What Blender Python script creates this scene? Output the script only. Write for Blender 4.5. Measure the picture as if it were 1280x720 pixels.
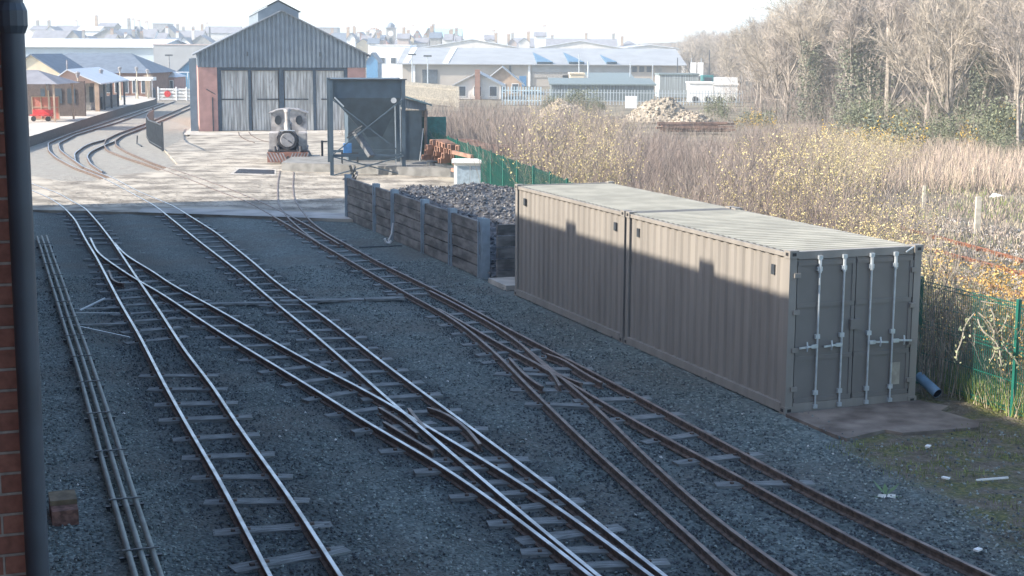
import bpy, math, random
from mathutils import Vector, Matrix, noise as mnoise
R_ = math.radians
random.seed(7)
scn = bpy.context.scene
for o in list(bpy.data.objects): bpy.data.objects.remove(o)
COL = scn.collection

# ------------------------------------------------------------------ camera, sky, sun, exposure
FPX, PITCH, ROLL, CH = 1854.146, .158422, .005049, 5.61015
_f = Vector((0, math.cos(PITCH), -math.sin(PITCH))); _u = Vector((0, math.sin(PITCH), math.cos(PITCH))); _x = Vector((1, 0, 0))
CX = _x * math.cos(ROLL) + _u * math.sin(ROLL); CU = _u * math.cos(ROLL) - _x * math.sin(ROLL)
cam = bpy.data.objects.new('camera', bpy.data.cameras.new('camera')); COL.objects.link(cam)
cam.data.sensor_width = 36; cam.data.lens = FPX / 1280 * 36; cam.data.clip_end = 5000; cam.data.clip_start = .05
cam.matrix_world = Matrix(((CX.x, CU.x, -_f.x, 0), (CX.y, CU.y, -_f.y, 0), (CX.z, CU.z, -_f.z, CH), (0, 0, 0, 1)))
scn.camera = cam
HD = -.354097
A2 = Vector((math.sin(HD), math.cos(HD))); B2 = Vector((math.cos(HD), -math.sin(HD)))   # along the yard, across it
SUN_EL = R_(31.2)
sh = (-B2 + .066 * A2).normalized()
sdir = Vector((sh.x * math.cos(SUN_EL), sh.y * math.cos(SUN_EL), math.sin(SUN_EL)))
world = bpy.data.worlds.new('World'); scn.world = world; world.use_nodes = True
wn = world.node_tree; bg = wn.nodes['Background']; sky = wn.nodes.new('ShaderNodeTexSky')
sky.sky_type = 'NISHITA'; sky.sun_disc = False; sky.sun_elevation = SUN_EL; sky.sun_rotation = math.atan2(sh.x, sh.y)
sky.dust_density = 1.2; sky.air_density = 1.0; sky.ozone_density = 1.5
wn.links.new(sky.outputs[0], bg.inputs[0]); bg.inputs[1].default_value = .15
sl = bpy.data.lights.new('sun', 'SUN'); sl.energy = 4.0; sl.angle = R_(.55); sl.color = (1, .9, .78)
so = bpy.data.objects.new('sun', sl); COL.objects.link(so); so.rotation_euler = sdir.to_track_quat('Z', 'Y').to_euler()
scn.view_settings.view_transform = 'Standard'; scn.view_settings.look = 'None'
scn.view_settings.exposure = 1.38; scn.view_settings.gamma = 1; scn.view_settings.use_curve_mapping = False

# ------------------------------------------------------------------ coordinate helpers
def ray(px, py): return _f + CX * ((px - 640) / FPX) - CU * ((py - 360) / FPX)
def g(px, py, z=0):
    d = ray(px, py); t = (z - CH) / d.z; return Vector((d.x * t, d.y * t, z))
def at(px, py, Y):
    d = ray(px, py); t = Y / d.y; return Vector((d.x * t, Y, CH + d.z * t))
def AB(a, b, z=0): return Vector((A2.x * a + B2.x * b, A2.y * a + B2.y * b, z))
def ab(p): return (p.x * A2.x + p.y * A2.y, p.x * B2.x + p.y * B2.y)

# ------------------------------------------------------------------ materials
MC = {}
def mat(name, col, rough=.8, metal=0, var=.15, scale=6, bump=0, bscale=40, col2=None, spec=.5, coord='Object', lo=.4, hi=.6, detail=6, streak=None):
    if name in MC: return MC[name]
    m = bpy.data.materials.new(name); m.use_nodes = True; nt = m.node_tree; N = nt.nodes; L = nt.links
    p = N['Principled BSDF']; p.inputs['Roughness'].default_value = rough; p.inputs['Metallic'].default_value = metal
    p.inputs['Specular IOR Level'].default_value = spec
    tc = N.new('ShaderNodeTexCoord'); src = tc.outputs[coord]
    if streak:
        mp = N.new('ShaderNodeMapping'); L.new(src, mp.inputs[0]); mp.inputs['Scale'].default_value = streak; src = mp.outputs[0]
    n = N.new('ShaderNodeTexNoise'); n.inputs['Scale'].default_value = scale; n.inputs['Detail'].default_value = detail; L.new(src, n.inputs['Vector'])
    r = N.new('ShaderNodeMapRange'); r.inputs[1].default_value = lo; r.inputs[2].default_value = hi; L.new(n.outputs[0], r.inputs[0])
    mx = N.new('ShaderNodeMix'); mx.data_type = 'RGBA'
    c1 = tuple(c * (1 - var) for c in col) + (1,); c2 = (tuple(col2) if col2 else tuple(min(1, c * (1 + var)) for c in col)) + (1,)
    mx.inputs[6].default_value = c1; mx.inputs[7].default_value = c2
    L.new(r.outputs[0], mx.inputs[0]); L.new(mx.outputs[2], p.inputs['Base Color'])
    if bump:
        n2 = N.new('ShaderNodeTexNoise'); n2.inputs['Scale'].default_value = bscale; n2.inputs['Detail'].default_value = 4; L.new(src, n2.inputs['Vector'])
        b = N.new('ShaderNodeBump'); b.inputs['Strength'].default_value = min(1, bump); b.inputs['Distance'].default_value = .02; L.new(n2.outputs[0], b.inputs['Height']); L.new(b.outputs[0], p.inputs['Normal'])
    MC[name] = m; return m
def glassm(name, col, rough=.08):
    m = mat(name, col, rough, 0, .2, 1.5); return m

def ballast_mat():
    m = bpy.data.materials.new('ballast_stone'); m.use_nodes = True; nt = m.node_tree; N = nt.nodes; L = nt.links; p = N['Principled BSDF']
    p.inputs['Roughness'].default_value = .85
    tc = N.new('ShaderNodeTexCoord')
    def mix(f, a, b, t='MIX'):
        x = N.new('ShaderNodeMix'); x.data_type = 'RGBA'; x.blend_type = t
        if isinstance(f, float): x.inputs[0].default_value = f
        else: L.new(f, x.inputs[0])
        for i, v in ((6, a), (7, b)):
            if isinstance(v, tuple): x.inputs[i].default_value = v + (1,)
            else: L.new(v, x.inputs[i])
        return x.outputs[2]
    def ns(sc, lo, hi, det=5):
        n = N.new('ShaderNodeTexNoise'); n.inputs['Scale'].default_value = sc; n.inputs['Detail'].default_value = det; L.new(tc.outputs['Object'], n.inputs['Vector'])
        r = N.new('ShaderNodeMapRange'); r.inputs[1].default_value = lo; r.inputs[2].default_value = hi; L.new(n.outputs[0], r.inputs[0]); return r.outputs[0]
    def attr(nm):
        a = N.new('ShaderNodeAttribute'); a.attribute_name = nm; return a.outputs['Fac']
    def mul(a, b):
        x = N.new('ShaderNodeMath'); x.operation = 'MULTIPLY'; L.new(a, x.inputs[0])
        if isinstance(b, float): x.inputs[1].default_value = b
        else: L.new(b, x.inputs[1])
        return x.outputs[0]
    v = N.new('ShaderNodeTexVoronoi'); v.inputs['Scale'].default_value = 20; L.new(tc.outputs['Object'], v.inputs['Vector'])
    cr = N.new('ShaderNodeValToRGB'); L.new(v.outputs['Color'], cr.inputs[0]); e = cr.color_ramp.elements
    e[0].color = (.026, .042, .044, 1); e[0].position = 0; e[1].color = (.42, .48, .45, 1); e[1].position = 1
    for ps, c in ((.35, (.078, .108, .104, 1)), (.65, (.145, .18, .17, 1)), (.9, (.24, .285, .27, 1))):
        q = e.new(ps); q.color = c
    stone = cr.outputs[0]
    stone = mix(mul(ns(.9, .35, .7), .4), stone, (.145, .18, .175))
    stone = mix(mul(attr('oil'), ns(1.6, .2, .5)), stone, mix(.62, stone, (.022, .032, .034)))
    earth = mix(ns(6, .35, .65), (.075, .06, .042), (.16, .135, .10))
    moss = mix(ns(14, .4, .6), (.05, .065, .02), (.15, .14, .045))
    verge = mix(ns(2.3, .42, .6), earth, moss)
    verge = mix(ns(25, .6, .72), verge, (.28, .27, .24))
    stone = mix(mul(ns(.45, .46, .68, 8), .55), stone, (.10, .088, .07))
    stone = mix(attr('verge'), stone, verge)
    dust = mix(ns(3, .3, .7), (.30, .27, .23), (.44, .40, .34))
    stone = mix(mul(attr('dust'), .85), stone, dust)
    L.new(stone, p.inputs['Base Color'])
    b = N.new('ShaderNodeBump'); b.inputs['Strength'].default_value = 1; b.inputs['Distance'].default_value = .035; b.invert = True
    L.new(v.outputs['Distance'], b.inputs['Height']); L.new(b.outputs[0], p.inputs['Normal'])
    return m

def brick_mat(name, c1, c2, mortar, bw=.225, bh=.075, wall='x'):
    m = bpy.data.materials.new(name); m.use_nodes = True; nt = m.node_tree; N = nt.nodes; L = nt.links; p = N['Principled BSDF']; p.inputs['Roughness'].default_value = .9
    tc = N.new('ShaderNodeTexCoord'); sp = N.new('ShaderNodeSeparateXYZ'); L.new(tc.outputs['Object'], sp.inputs[0])
    ad = N.new('ShaderNodeMath'); L.new(sp.outputs[0], ad.inputs[0]); L.new(sp.outputs[1], ad.inputs[1]); cb = N.new('ShaderNodeCombineXYZ')
    L.new(ad.outputs[0], cb.inputs[0]); L.new(sp.outputs[2], cb.inputs[1])
    t = N.new('ShaderNodeTexBrick'); L.new(cb.outputs[0], t.inputs[0]); t.inputs['Scale'].default_value = 1
    t.inputs['Brick Width'].default_value = bw; t.inputs['Row Height'].default_value = bh; t.inputs['Mortar Size'].default_value = .006; t.inputs['Mortar Smooth'].default_value = .3
    t.inputs['Color1'].default_value = c1 + (1,); t.inputs['Color2'].default_value = c2 + (1,); t.inputs['Mortar'].default_value = mortar + (1,)
    n = N.new('ShaderNodeTexNoise'); n.inputs['Scale'].default_value = 30; L.new(tc.outputs['Object'], n.inputs['Vector'])
    x = N.new('ShaderNodeMix'); x.data_type = 'RGBA'; x.blend_type = 'OVERLAY'; x.inputs[0].default_value = .5; L.new(t.outputs[0], x.inputs[6]); L.new(n.outputs[0], x.inputs[7])
    L.new(x.outputs[2], p.inputs['Base Color'])
    b = N.new('ShaderNodeBump'); b.inputs['Distance'].default_value = .008; b.invert = True; L.new(t.outputs['Fac'], b.inputs['Height']); L.new(b.outputs[0], p.inputs['Normal'])
    return m

M_ball = ballast_mat()
M_brick = brick_mat('red_brick', (.23, .10, .075), (.29, .13, .095), (.32, .29, .26))
M_redb_ = mat('dull_brown_brick', (.17, .09, .07), .95, 0, .35, 14)
M_pink = mat('painted_brick', (.42, .24, .21), .9, var=.08, scale=2)
M_steelhead = mat('polished_rail_top', (.47, .47, .47), .34, .9, .25, 3)
M_railweb = mat('rusty_rail_side', (.115, .085, .068), .85, 0, .35, 12)
M_dullhead = mat('dull_rail_top', (.20, .155, .13), .5, .35, .3, 5)
M_rust = mat('orange_rust', (.42, .17, .08), .9, 0, .35, 8, col2=(.22, .10, .06))
M_sleep = mat('weathered_sleeper', (.14, .155, .155), .9, 0, .3, 3, bump=.6, bscale=30, col2=(.32, .345, .34), streak=(1, 8, 8), lo=.35, hi=.7)
M_cont = mat('taupe_container_paint', (.25, .232, .205), .6, 0, .12, 1.0, bump=.03, bscale=8, streak=(3.5, 3.5, .35), lo=.35, hi=.65)
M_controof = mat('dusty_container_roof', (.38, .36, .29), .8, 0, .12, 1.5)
M_door = mat('dark_taupe_door_paint', (.178, .166, .152), .5, 0, .05, 2)
M_galv = mat('galvanised_steel', (.52, .57, .60), .45, .5, .1, 10)
M_black = mat('black_rubber', (.02, .02, .022), .6, 0, .1, 5)
M_dark = mat('dark_steel', (.055, .065, .075), .5, .2, .2, 4)
M_pipe = mat('dark_painted_downpipe', (.045, .06, .08), .45, 0, .1, 4)
M_conc = mat('pale_concrete', (.44, .41, .36), .9, 0, .18, 1.6, bump=.3, bscale=20)
M_white = mat('white_paint', (.78, .78, .76), .6, 0, .05, 2)
M_plank = mat('dark_retaining_board', (.13, .125, .115), .9, 0, .3, 1.6, bump=.5, bscale=25, col2=(.21, .20, .185), streak=(1, 1, 3))
M_coal = mat('coal', (.05, .05, .052), .5, 0, .4, 9, col2=(.16, .155, .15), lo=.45, hi=.7)
M_grim = mat('grimy_grey_paint', (.30, .30, .31), .6, 0, .2, 3)

# ------------------------------------------------------------------ mesh helpers
class MB:
    def __init__(s): s.v = []; s.f = []; s.m = []; s.k = 0
    def mi(s, k): s.k = k; return s
    def add(s, vs, fs):
        n = len(s.v); s.v += [tuple(v) for v in vs]; s.f += [tuple(i + n for i in f) for f in fs]; s.m += [s.k] * len(fs); return s
    def box(s, c, d, rz=0, M=None):
        hx, hy, hz = d[0] / 2, d[1] / 2, d[2] / 2
        vs = [Vector((x, y, z)) for z in (-hz, hz) for x, y in ((-hx, -hy), (hx, -hy), (hx, hy), (-hx, hy))]
        if M is None: M = Matrix.Rotation(rz, 3, 'Z')
        c = Vector(c); return s.add([M @ v + c for v in vs], [(3, 2, 1, 0), (4, 5, 6, 7), (0, 1, 5, 4), (1, 2, 6, 5), (2, 3, 7, 6), (3, 0, 4, 7)])
    def bar(s, p, q, w, h=None, up=(0, 0, 1)):
        p, q = Vector(p), Vector(q); h = h or w; d = q - p; L = d.length; d.normalize(); u = Vector(up)
        if abs(d.dot(u)) > .98: u = Vector((0, 1, 0))
        x = d.cross(u).normalized(); y = x.cross(d).normalized()
        M = Matrix((x, d, y)).transposed(); return s.box((p + q) / 2, (w, L, h), M=M)
    def tube(s, pts, r, n=8, cap=True):
        pts = [Vector(p) for p in pts]; rr = r if isinstance(r, (list, tuple)) else [r] * len(pts); base = len(s.v); vs = []
        for i, p in enumerate(pts):
            d = (pts[min(i + 1, len(pts) - 1)] - pts[max(i - 1, 0)]).normalized(); u = Vector((0, 0, 1)) if abs(d.z) < .95 else Vector((0, 1, 0))
            x = d.cross(u).normalized(); y = x.cross(d)
            vs += [p + (x * math.cos(t) + y * math.sin(t)) * rr[i] for t in [2 * math.pi * k / n for k in range(n)]]
        fs = [(i * n + k, i * n + (k + 1) % n, (i + 1) * n + (k + 1) % n, (i + 1) * n + k) for i in range(len(pts) - 1) for k in range(n)]
        if cap: fs += [tuple(range(n))[::-1], tuple((len(pts) - 1) * n + k for k in range(n))]
        return s.add(vs, fs)
    def prism(s, poly, axis_vec, flip=False):
        n = len(poly); a = Vector(axis_vec); p = [Vector(q) for q in poly]
        return s.add(p + [q + a for q in p], [tuple(range(n))[::-1], tuple(range(n, 2 * n))] + [(i, (i + 1) % n, n + (i + 1) % n, n + i) for i in range(n)])
    def build(s, name, mats, parent=None, smooth=False, sub=None):
        me = bpy.data.meshes.new(name)
        o = Vector((0, 0, 0))
        if sub is not None: o = Vector(sub)
        me.from_pydata([(v[0] - o.x, v[1] - o.y, v[2] - o.z) for v in s.v], [], s.f)
        mats = mats if isinstance(mats, (list, tuple)) else [mats]
        for m_ in mats: me.materials.append(m_)
        if len(mats) > 1: me.polygons.foreach_set('material_index', s.m)
        if smooth: me.polygons.foreach_set('use_smooth', [True] * len(me.polygons))
        me.update()
        ob = bpy.data.objects.new(name, me); COL.objects.link(ob)
        if parent: ob.parent = parent
        return ob
def fixn(ob):
    import bmesh
    bm = bmesh.new(); bm.from_mesh(ob.data); bmesh.ops.recalc_face_normals(bm, faces=bm.faces); bm.to_mesh(ob.data); bm.free(); return ob
def tag(o, label=None, cat=None, group=None, kind=None):
    if label: o['label'] = label
    if cat: o['category'] = cat
    if group: o['group'] = group
    if kind: o['kind'] = kind
    return o
def thing(name, label, cat, loc=(0, 0, 0), rz=0, group=None):
    o = bpy.data.objects.new(name, None); COL.objects.link(o); o.location = loc; o.rotation_euler = (0, 0, rz); o.empty_display_size = .3
    return tag(o, label, cat, group)
def dup(root, loc=None, rz=None, label=None, group=None, sc=None):
    r = root.copy(); COL.objects.link(r)
    if loc is not None: r.location = loc
    if rz is not None: r.rotation_euler = (0, 0, rz)
    if sc is not None: r.scale = (sc if isinstance(sc, tuple) else (sc, sc, sc))
    if label: r['label'] = label
    if group: r['group'] = group
    for c0 in root.children:
        c = c0.copy(); COL.objects.link(c); c.parent = r
        for g0 in c0.children:
            d = g0.copy(); COL.objects.link(d); d.parent = c
    return r

# ------------------------------------------------------------------ rails traced on the ground
def smooth_path(px, z=.12, step=.5, it=6):
    P = [g(x, y, z) for x, y in px]; out = []
    for i in range(len(P) - 1):
        n = max(1, int((P[i + 1] - P[i]).length / step))
        out += [P[i].lerp(P[i + 1], k / n) for k in range(n)]
    out.append(P[-1])
    for _ in range(it):
        out = [out[0]] + [(out[i - 1] + out[i] * 2 + out[i + 1]) / 4 for i in range(1, len(out) - 1)] + [out[-1]]
    for p in out: p.z = 0
    return out
def extend(px_path, d):      # carry a path on past the frame edge in a straight line
    p = px_path; v = (p[-1] - p[-4]).normalized(); return p + [p[-1] + v * (d * k / 6) for k in range(1, 7)]
AL = extend(smooth_path([(20,229),(45,240),(62,247),(80,259),(94,274),(107.5,300),(120,320),(130,339),(150,377.5),(175,420),(205,479),(239,540),(275,600),(312.5,672),(337,718)]), 4)
AR = extend(smooth_path([(20,222),(47,232),(75,242),(95,254),(106,259),(122.5,277.5),(140,300),(160,330),(170,345),(200,389),(232.5,440),(264,479),(300,535),(360,617),(425,718)]), 4)
BL = extend(smooth_path([(113,297),(122,317),(130,322),(155,339),(167.5,347.5),(200,365),(240,392),(275,415),(320,442),(400,490),(462,530),(550,579),(600,613),(640,643),(690,680),(737,718)]), 4)
BR = extend(smooth_path([(143,303),(155,317),(165,324),(192,339),(212,354),(270,385),(320,414),(400,459),(445,481),(500,511),(522,527),(560,547),(612,579),(660,608),(707,640),(760,678),(813,718)]), 4)
CL = extend(smooth_path([(205,128),(134,152),(87,167),(60,178),(61,188),(71,197),(94,209),(123,219),(158,237.5),(195,257.5),(250,302),(300,340),(342,376),(395,419),(450,467),(487,500),(522,530),(550,553),(580,579),(640,630),(700,680),(747,718)]), 4)
CR = extend(smooth_path([(219,126),(146,152.5),(94,168),(73,178.5),(75,187),(87,196),(106,209),(141.5,222),(172,238.7),(217,257),(270,290),(320,330),(342,350),(412,400),(475,450),(537,496),(600,542),(650,579),(723,633),(800,695),(830,718)]), 4)
DL = extend(smooth_path([(243,128),(186,152.5),(146,167),(132,174),(130,181),(134,187),(153,195),(182,204),(240,225),(277,240),(311,252),(340,269),(373,288),(405,307),(440,327),(480,350),(530,378),(544,384),(584,410),(624,444),(658,480),(737,557),(785,599),(827,637),(870,675),(917,718)]), 4)
DR1 = smooth_path([(247,131),(191,155),(153,169),(144,175),(145,181),(158,189),(193,204),(240,219),(288,236),(327.5,252.5),(354.5,265),(390,284),(424,304.5)])
DR2 = extend(smooth_path([(537,363),(560,374),(589,390),(624,409),(656,433),(700,470),(750,512),(797,560),(880,637),(940,685),(992,718)]), 4)
EL1 = smooth_path([(350,213),(347,230),(347,244),(348,254.6),(359,271),(381.6,291),(401,305)], it=4)
EL2 = extend(smooth_path([(547,385),(570,397),(593,411),(644,440),(675,456),(700,471),(740,494),(800,530),(900,582),(1019,647),(1090,685),(1152,718)]), 4)
ER = extend(smooth_path([(367,215),(366,232),(367,246),(373,257),(387,275),(404.5,289),(430,303),(480,331),(500,340),(530,355),(567,373),(600,391),(633,409),(689,438),(740,464),(812,502),(867,533),(920,560),(960,583),(1048,629),(1140,672),(1238,718)]), 4)
HL = smooth_path([(131,174),(112,179),(104,183),(93,191),(94,201),(104,208)]); HR = smooth_path([(143,176),(128,182),(113,189),(108.5,195),(113,204),(128,214)])
ALLR = [AL, AR, BL, BR, CL, CR, DL, DR1, DR2, EL1, EL2, ER]

DULL = set()
def rail_mb(path, z0=0, w=1.0):
    m = MB(); prof = [(-.05, 0), (-.05, .014), (-.011, .026), (-.011, .078), (-.027, .088), (-.027, .116), (-.022, .12), (.022, .12), (.027, .116), (.027, .088), (.011, .078), (.011, .026), (.05, .014), (.05, 0)]
    n = len(prof); vs = []
    for i, p in enumerate(path):
        d = (path[min(i + 1, len(path) - 1)] - path[max(i - 1, 0)]).normalized(); x = Vector((d.y, -d.x, 0))
        vs += [p + x * (a * w) + Vector((0, 0, z0 + b)) for a, b in prof]
    fs = []; mi = []
    for i in range(len(path) - 1):
        for k in range(n):
            fs.append((i * n + k, (i + 1) * n + k, (i + 1) * n + (k + 1) % n, i * n + (k + 1) % n)); mi.append(1 if 5 <= k <= 7 else 0)
    fs += [tuple(range(n)), tuple(range((len(path) - 1) * n, len(path) * n))[::-1]]; mi += [0, 0]
    m.v = [tuple(v) for v in vs]; m.f = fs; m.m = mi; return m

# ------------------------------------------------------------------ ground sheets
M_ground = mat('scrub_earth', (.13, .105, .075), .95, 0, .3, .25, bump=.5, bscale=4, col2=(.24, .21, .14), lo=.35, hi=.65, detail=10)
m = MB(); m.add([(-950, -60, -.06), (950, -60, -.06), (950, 1900, -.06), (-950, 1900, -.06)], [(0, 1, 2, 3)]); tag(m.build('ground', M_ground), kind='structure')
def steps(a, b, s, out):
    x = a
    while x < b - 1e-6: out.append(x); x += s
av = []; steps(7, 34, .25, av); steps(34, 60, .4, av); steps(60, 200, 2, av)
bv = []; steps(-13, -1, 1.5, bv); steps(-1, 16.5, .25, bv); bv += [17.5, 20, 24, 30]
cell = {}
for P in ALLR:
    for p in P:
        cell.setdefault((int(p.x // 1), int(p.y // 1)), []).append(p)
def dist_rail(p):
    i, j = int(p.x // 1), int(p.y // 1); b = 2.0
    for di in (-1, 0, 1):
        for dj in (-1, 0, 1):
            for q in cell.get((i + di, j + dj), ()): b = min(b, math.hypot(p.x - q.x, p.y - q.y))
    return b
vs = []; oil = []; verge = []; dust = []
for a in av:
    for b in bv:
        p = AB(a, b); d = dist_rail(p) if a < 62 else 2
        nz = mnoise.noise(Vector((p.x * .6, p.y * .6, 0)))
        rise = .04 * max(0, min(1, (d - .5) / .8)) * max(0, min(1, (11.4 - b) / .8)) if a < 56 else 0
        p.z = rise + .025 * mnoise.noise(Vector((p.x * 2, p.y * 2, 3))) - .012 * (d < .3)
        vs.append(p)
        mainl = 1.0 if b < 7.3 else .55
        oil.append(max(0, min(1, 1.2 - max(0, d - .3) / .9)) * mainl * (1 if a < 60 else .3))
        # verge: right of the sidings at the near end
        vb = 11.3 + .35 * nz + max(0, (a - 17.5)) * .6 - max(0, 15.5 - a) * .25
        verge.append(max(0, min(1, (b - vb + .4 * nz) / .5)) if a < 22 else (1 if b > 15.6 else 0))
        dust.append(max(0, min(1, (a - 56) / 6)) * .8)
nb = len(bv); fs = [(i * nb + j, i * nb + j + 1, (i + 1) * nb + j + 1, (i + 1) * nb + j) for i in range(len(av) - 1) for j in range(nb - 1)]
m = MB(); m.add(vs, fs); bo = m.build('ballast', M_ball, smooth=True); tag(bo, kind='structure')
for nm, dt in (('oil', oil), ('verge', verge), ('dust', dust)):
    at_ = bo.data.attributes.new(nm, 'FLOAT', 'POINT'); at_.data.foreach_set('value', dt)
# loose stones on the near ballast: countless, one object
rnd = random.Random(3); m = MB()
OC = [(1, 0, 0), (0, 1, 0), (-1, 0, 0), (0, -1, 0), (0, 0, 1), (0, 0, -1)]; OF = [(0, 1, 4), (1, 2, 4), (2, 3, 4), (3, 0, 4), (1, 0, 5), (2, 1, 5), (3, 2, 5), (0, 3, 5)]
def stone(m, c, r, rnd):
    M = Matrix.Rotation(rnd.uniform(0, 6.3), 3, 'Z') @ Matrix.Rotation(rnd.uniform(-.8, .8), 3, 'X')
    m.add([M @ Vector((v[0] * r * rnd.uniform(.6, 1.3), v[1] * r * rnd.uniform(.6, 1.3), v[2] * r * rnd.uniform(.5, 1))) + c for v in OC], OF)
for _ in range(60000):
    a = 12 + 26 * rnd.random() ** 1.6; b = rnd.uniform(.3, 12.2 if a > 18 else 14.5); p = AB(a, b)
    if abs(p.x) > p.y * .36 + .5: continue
    d = dist_rail(p)
    if b > 11.5 and rnd.random() < .85: continue
    m.k = rnd.choice((0, 0, 0, 1, 1, 2)) if rnd.random() > .005 else 3
    if d < .5 and rnd.random() < .8: m.k = 2
    p.z = .04 * max(0, min(1, (d - .5) / .8)) + .006; stone(m, p, rnd.uniform(.012, .028), rnd)
tag(m.build('loose_ballast_stones', [mat('stone_mid', (.125, .155, .15), .9), mat('stone_light', (.24, .28, .265), .9), mat('stone_dark', (.06, .072, .08), .9), mat('stone_white', (.6, .6, .58), .9)]),
    'loose grey ballast stones scattered over the shaded yard', 'ballast', kind='stuff')

# raised paving across the tracks
pave = [(30,262),(170,265),(320,270),(452,274.5),(520,262),(700,245),(660,212),(606,190),(440,160),(250,163),(205,186),(222,205),(196,214),(150,219),(118,226),(75,226),(30,218)]
m = MB(); P = [g(x, y, .1) for x, y in pave]; n = len(P)
m.add(P, [tuple(range(n))]); m.add([p - Vector((0, 0, .14)) for p in P] + P, [(i, (i + 1) % n, n + (i + 1) % n, n + i) for i in range(n)])
M_pave = mat('dusty_concrete_paving', (.27, .24, .195), .92, 0, .3, .8, bump=.6, bscale=5, col2=(.43, .39, .32), lo=.38, hi=.6, detail=14)
tag(fixn(m.build('pavement', M_pave)), kind='structure')
m = MB(); P = [g(x, y, .105) for x, y in [(34,262.5),(170,266),(320,271),(450,275),(450,263),(320,259),(170,258),(34,256)]]
m = MB(); Q_ = [g(x, y, .104) for x, y in [(172,265.2),(320,270),(452,274.3),(452,268),(320,262),(178,259.5)]]
m.add(Q_, [tuple(range(6))]); tag(m.build('path', mat('smooth_concrete_strip', (.30, .29, .27), .85, 0, .15, .8, col2=(.42, .40, .37))), kind='structure')

rnd = random.Random(44); m = MB()
for _ in range(9000):
    x = rnd.uniform(60, 640); y = 160 + 105 * rnd.random() ** .7; p = g(x, y, .112)
    if y > 258 + (x > 320) * 4 or (x < 215 and y < 222) or x > 600 - (265 - y): continue
    m.k = rnd.choice((0, 0, 1, 2)); r_ = rnd.uniform(.02, .05)
    m.add([(p.x + math.cos(t_ + .3) * r_ * rnd.uniform(.6, 1.6) * 1.5, p.y + math.sin(t_) * r_ * rnd.uniform(.5, 1.3), .102 + (.012 if k_ % 2 else .018)) for k_, t_ in enumerate((0, 1.2, 2.5, 3.7, 5))], [(0, 1, 2, 3, 4)])
tag(m.build('yard_grit', [mat('grit_dark', (.10, .09, .075), .9), mat('grit_mid', (.2, .18, .15), .9), mat('grit_pale', (.5, .47, .42), .9)]), 'dark grit and small stones strewn over the sunlit paving', 'grit', kind='stuff')
# ------------------------------------------------------------------ tracks
def sleeper_proto(i):
    m = MB(); rr = random.Random(i); L, W = 1.3, .245
    top = [Vector((x, y, .0 + rr.uniform(-.006, .006))) for x in (-L / 2, -L / 4, 0, L / 4, L / 2) for y in (-W / 2 + rr.uniform(0, .015), W / 2 - rr.uniform(0, .015))]
    bot = [Vector((v.x, v.y, -.1)) for v in top]; n = len(top)
    fs = [(2 * k, 2 * k + 2, 2 * k + 3, 2 * k + 1) for k in range(4)]
    loop = [0, 2, 4, 6, 8, 9, 7, 5, 3, 1]; fs += [(loop[(k + 1) % 10], loop[k], n + loop[k], n + loop[(k + 1) % 10]) for k in range(10)]
    m.add(top + bot, fs)
    m.k = 1
    for sx in (-1, 1):
        for o in (-.085, .085): m.box((sx * .352 + o, rr.uniform(-.03, .03), .012), (.045, .05, .03))
    me = m.build('sleeper', [M_sleep, M_railweb]); d = me.data; bpy.data.objects.remove(me); return d
SLP = [sleeper_proto(i) for i in range(5)]
rs = random.Random(5)
def centreline(L, Rr):
    out = []
    for i, p in enumerate(L):
        q = min(Rr, key=lambda r: (r - p).length_squared); d = (L[min(i + 1, len(L) - 1)] - L[max(i - 1, 0)]).normalized(); w = q - p
        if .3 < w.length < 1.3 and abs(w.dot(d)) < .3 * w.length: out.append(((p + q) / 2, q - p))
    return out
laid = []
def sleepers(parent, L, Rr, amax=54.5, spacing=.93, skip=.55, amax2=None):
    C = centreline(L, Rr); acc = 9; prev = None; n = 0
    C.sort(key=lambda t: ab(t[0])[0])
    for c, w in C:
        if ab(c)[0] > amax: break
        if prev is None or (c - prev).length >= spacing:
            prev = c
            if any((c - q).length < skip for q in laid): continue
            if not (abs(c.x) < c.y * .36 + 1.2 and c.y > 13.5): continue
            ob = bpy.data.objects.new('sleeper', rs.choice(SLP)); COL.objects.link(ob); ob.parent = parent
            ob.location = (c.x, c.y, .03 + rs.uniform(-.012, .018)); ob.rotation_euler = (0, 0, math.atan2(w.y, w.x) + rs.uniform(-.03, .03)); ob.scale = (rs.uniform(.95, 1.06) * max(1, (w.length + .6) / 1.3), rs.uniform(.85, 1.15), 1)
            laid.append(c); n += 1
            if n >= 96: break
def track(label, rails, pairs, shiny=True, amax=54.5):
    t = thing('railway_track', label, 'railway track', group='narrow gauge tracks in the yard')
    for r, *o in rails: fixn(rail_mb(r, *o).build('rail', [M_railweb, M_steelhead if shiny and len(r) > 30 else M_dullhead], t))
    for L, Rr in pairs: sleepers(t, L, Rr, amax)
    return t
def wing(pts, z=.0): return smooth_path(pts, .12, .3, 2)
track('bright railed track at the left edge, beside the three long grey pipes', [(AL,), (AR,)], [(AL, AR)])
track('middle pair of bright rails running from the pale paving to the bottom centre', [(CL,), (CR,), (wing([(535,509),(550,512),(570,524),(585,536),(600,555)]), .002), (wing([(511,510),(517,519),(526,529),(532,535)]), .003)], [(CL, CR)])
track('crossover of bright rails curving from the left track towards the middle pair', [(BL, .001), (BR, .001), (wing([(480,527),(500,539),(520,551),(541,563)]), .002), (wing([(474,509),(490,518),(508,530),(522,541)]), .003), (wing([(136,338),(140,349),(147,354),(155,354)]), .002)], [(BL, BR)])
td = track('brown railed siding passing nearest the container pair on its left side', [(DL, .001), (DR1,), (DR2, .002), (wing([(684,442),(700,446),(730,466),(752,478)]), .003), (wing([(637,447),(650,462),(668,478),(678,483)]), .003)], [(DL, DR2), (DL, DR1), (DL, ER)], False)
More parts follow.
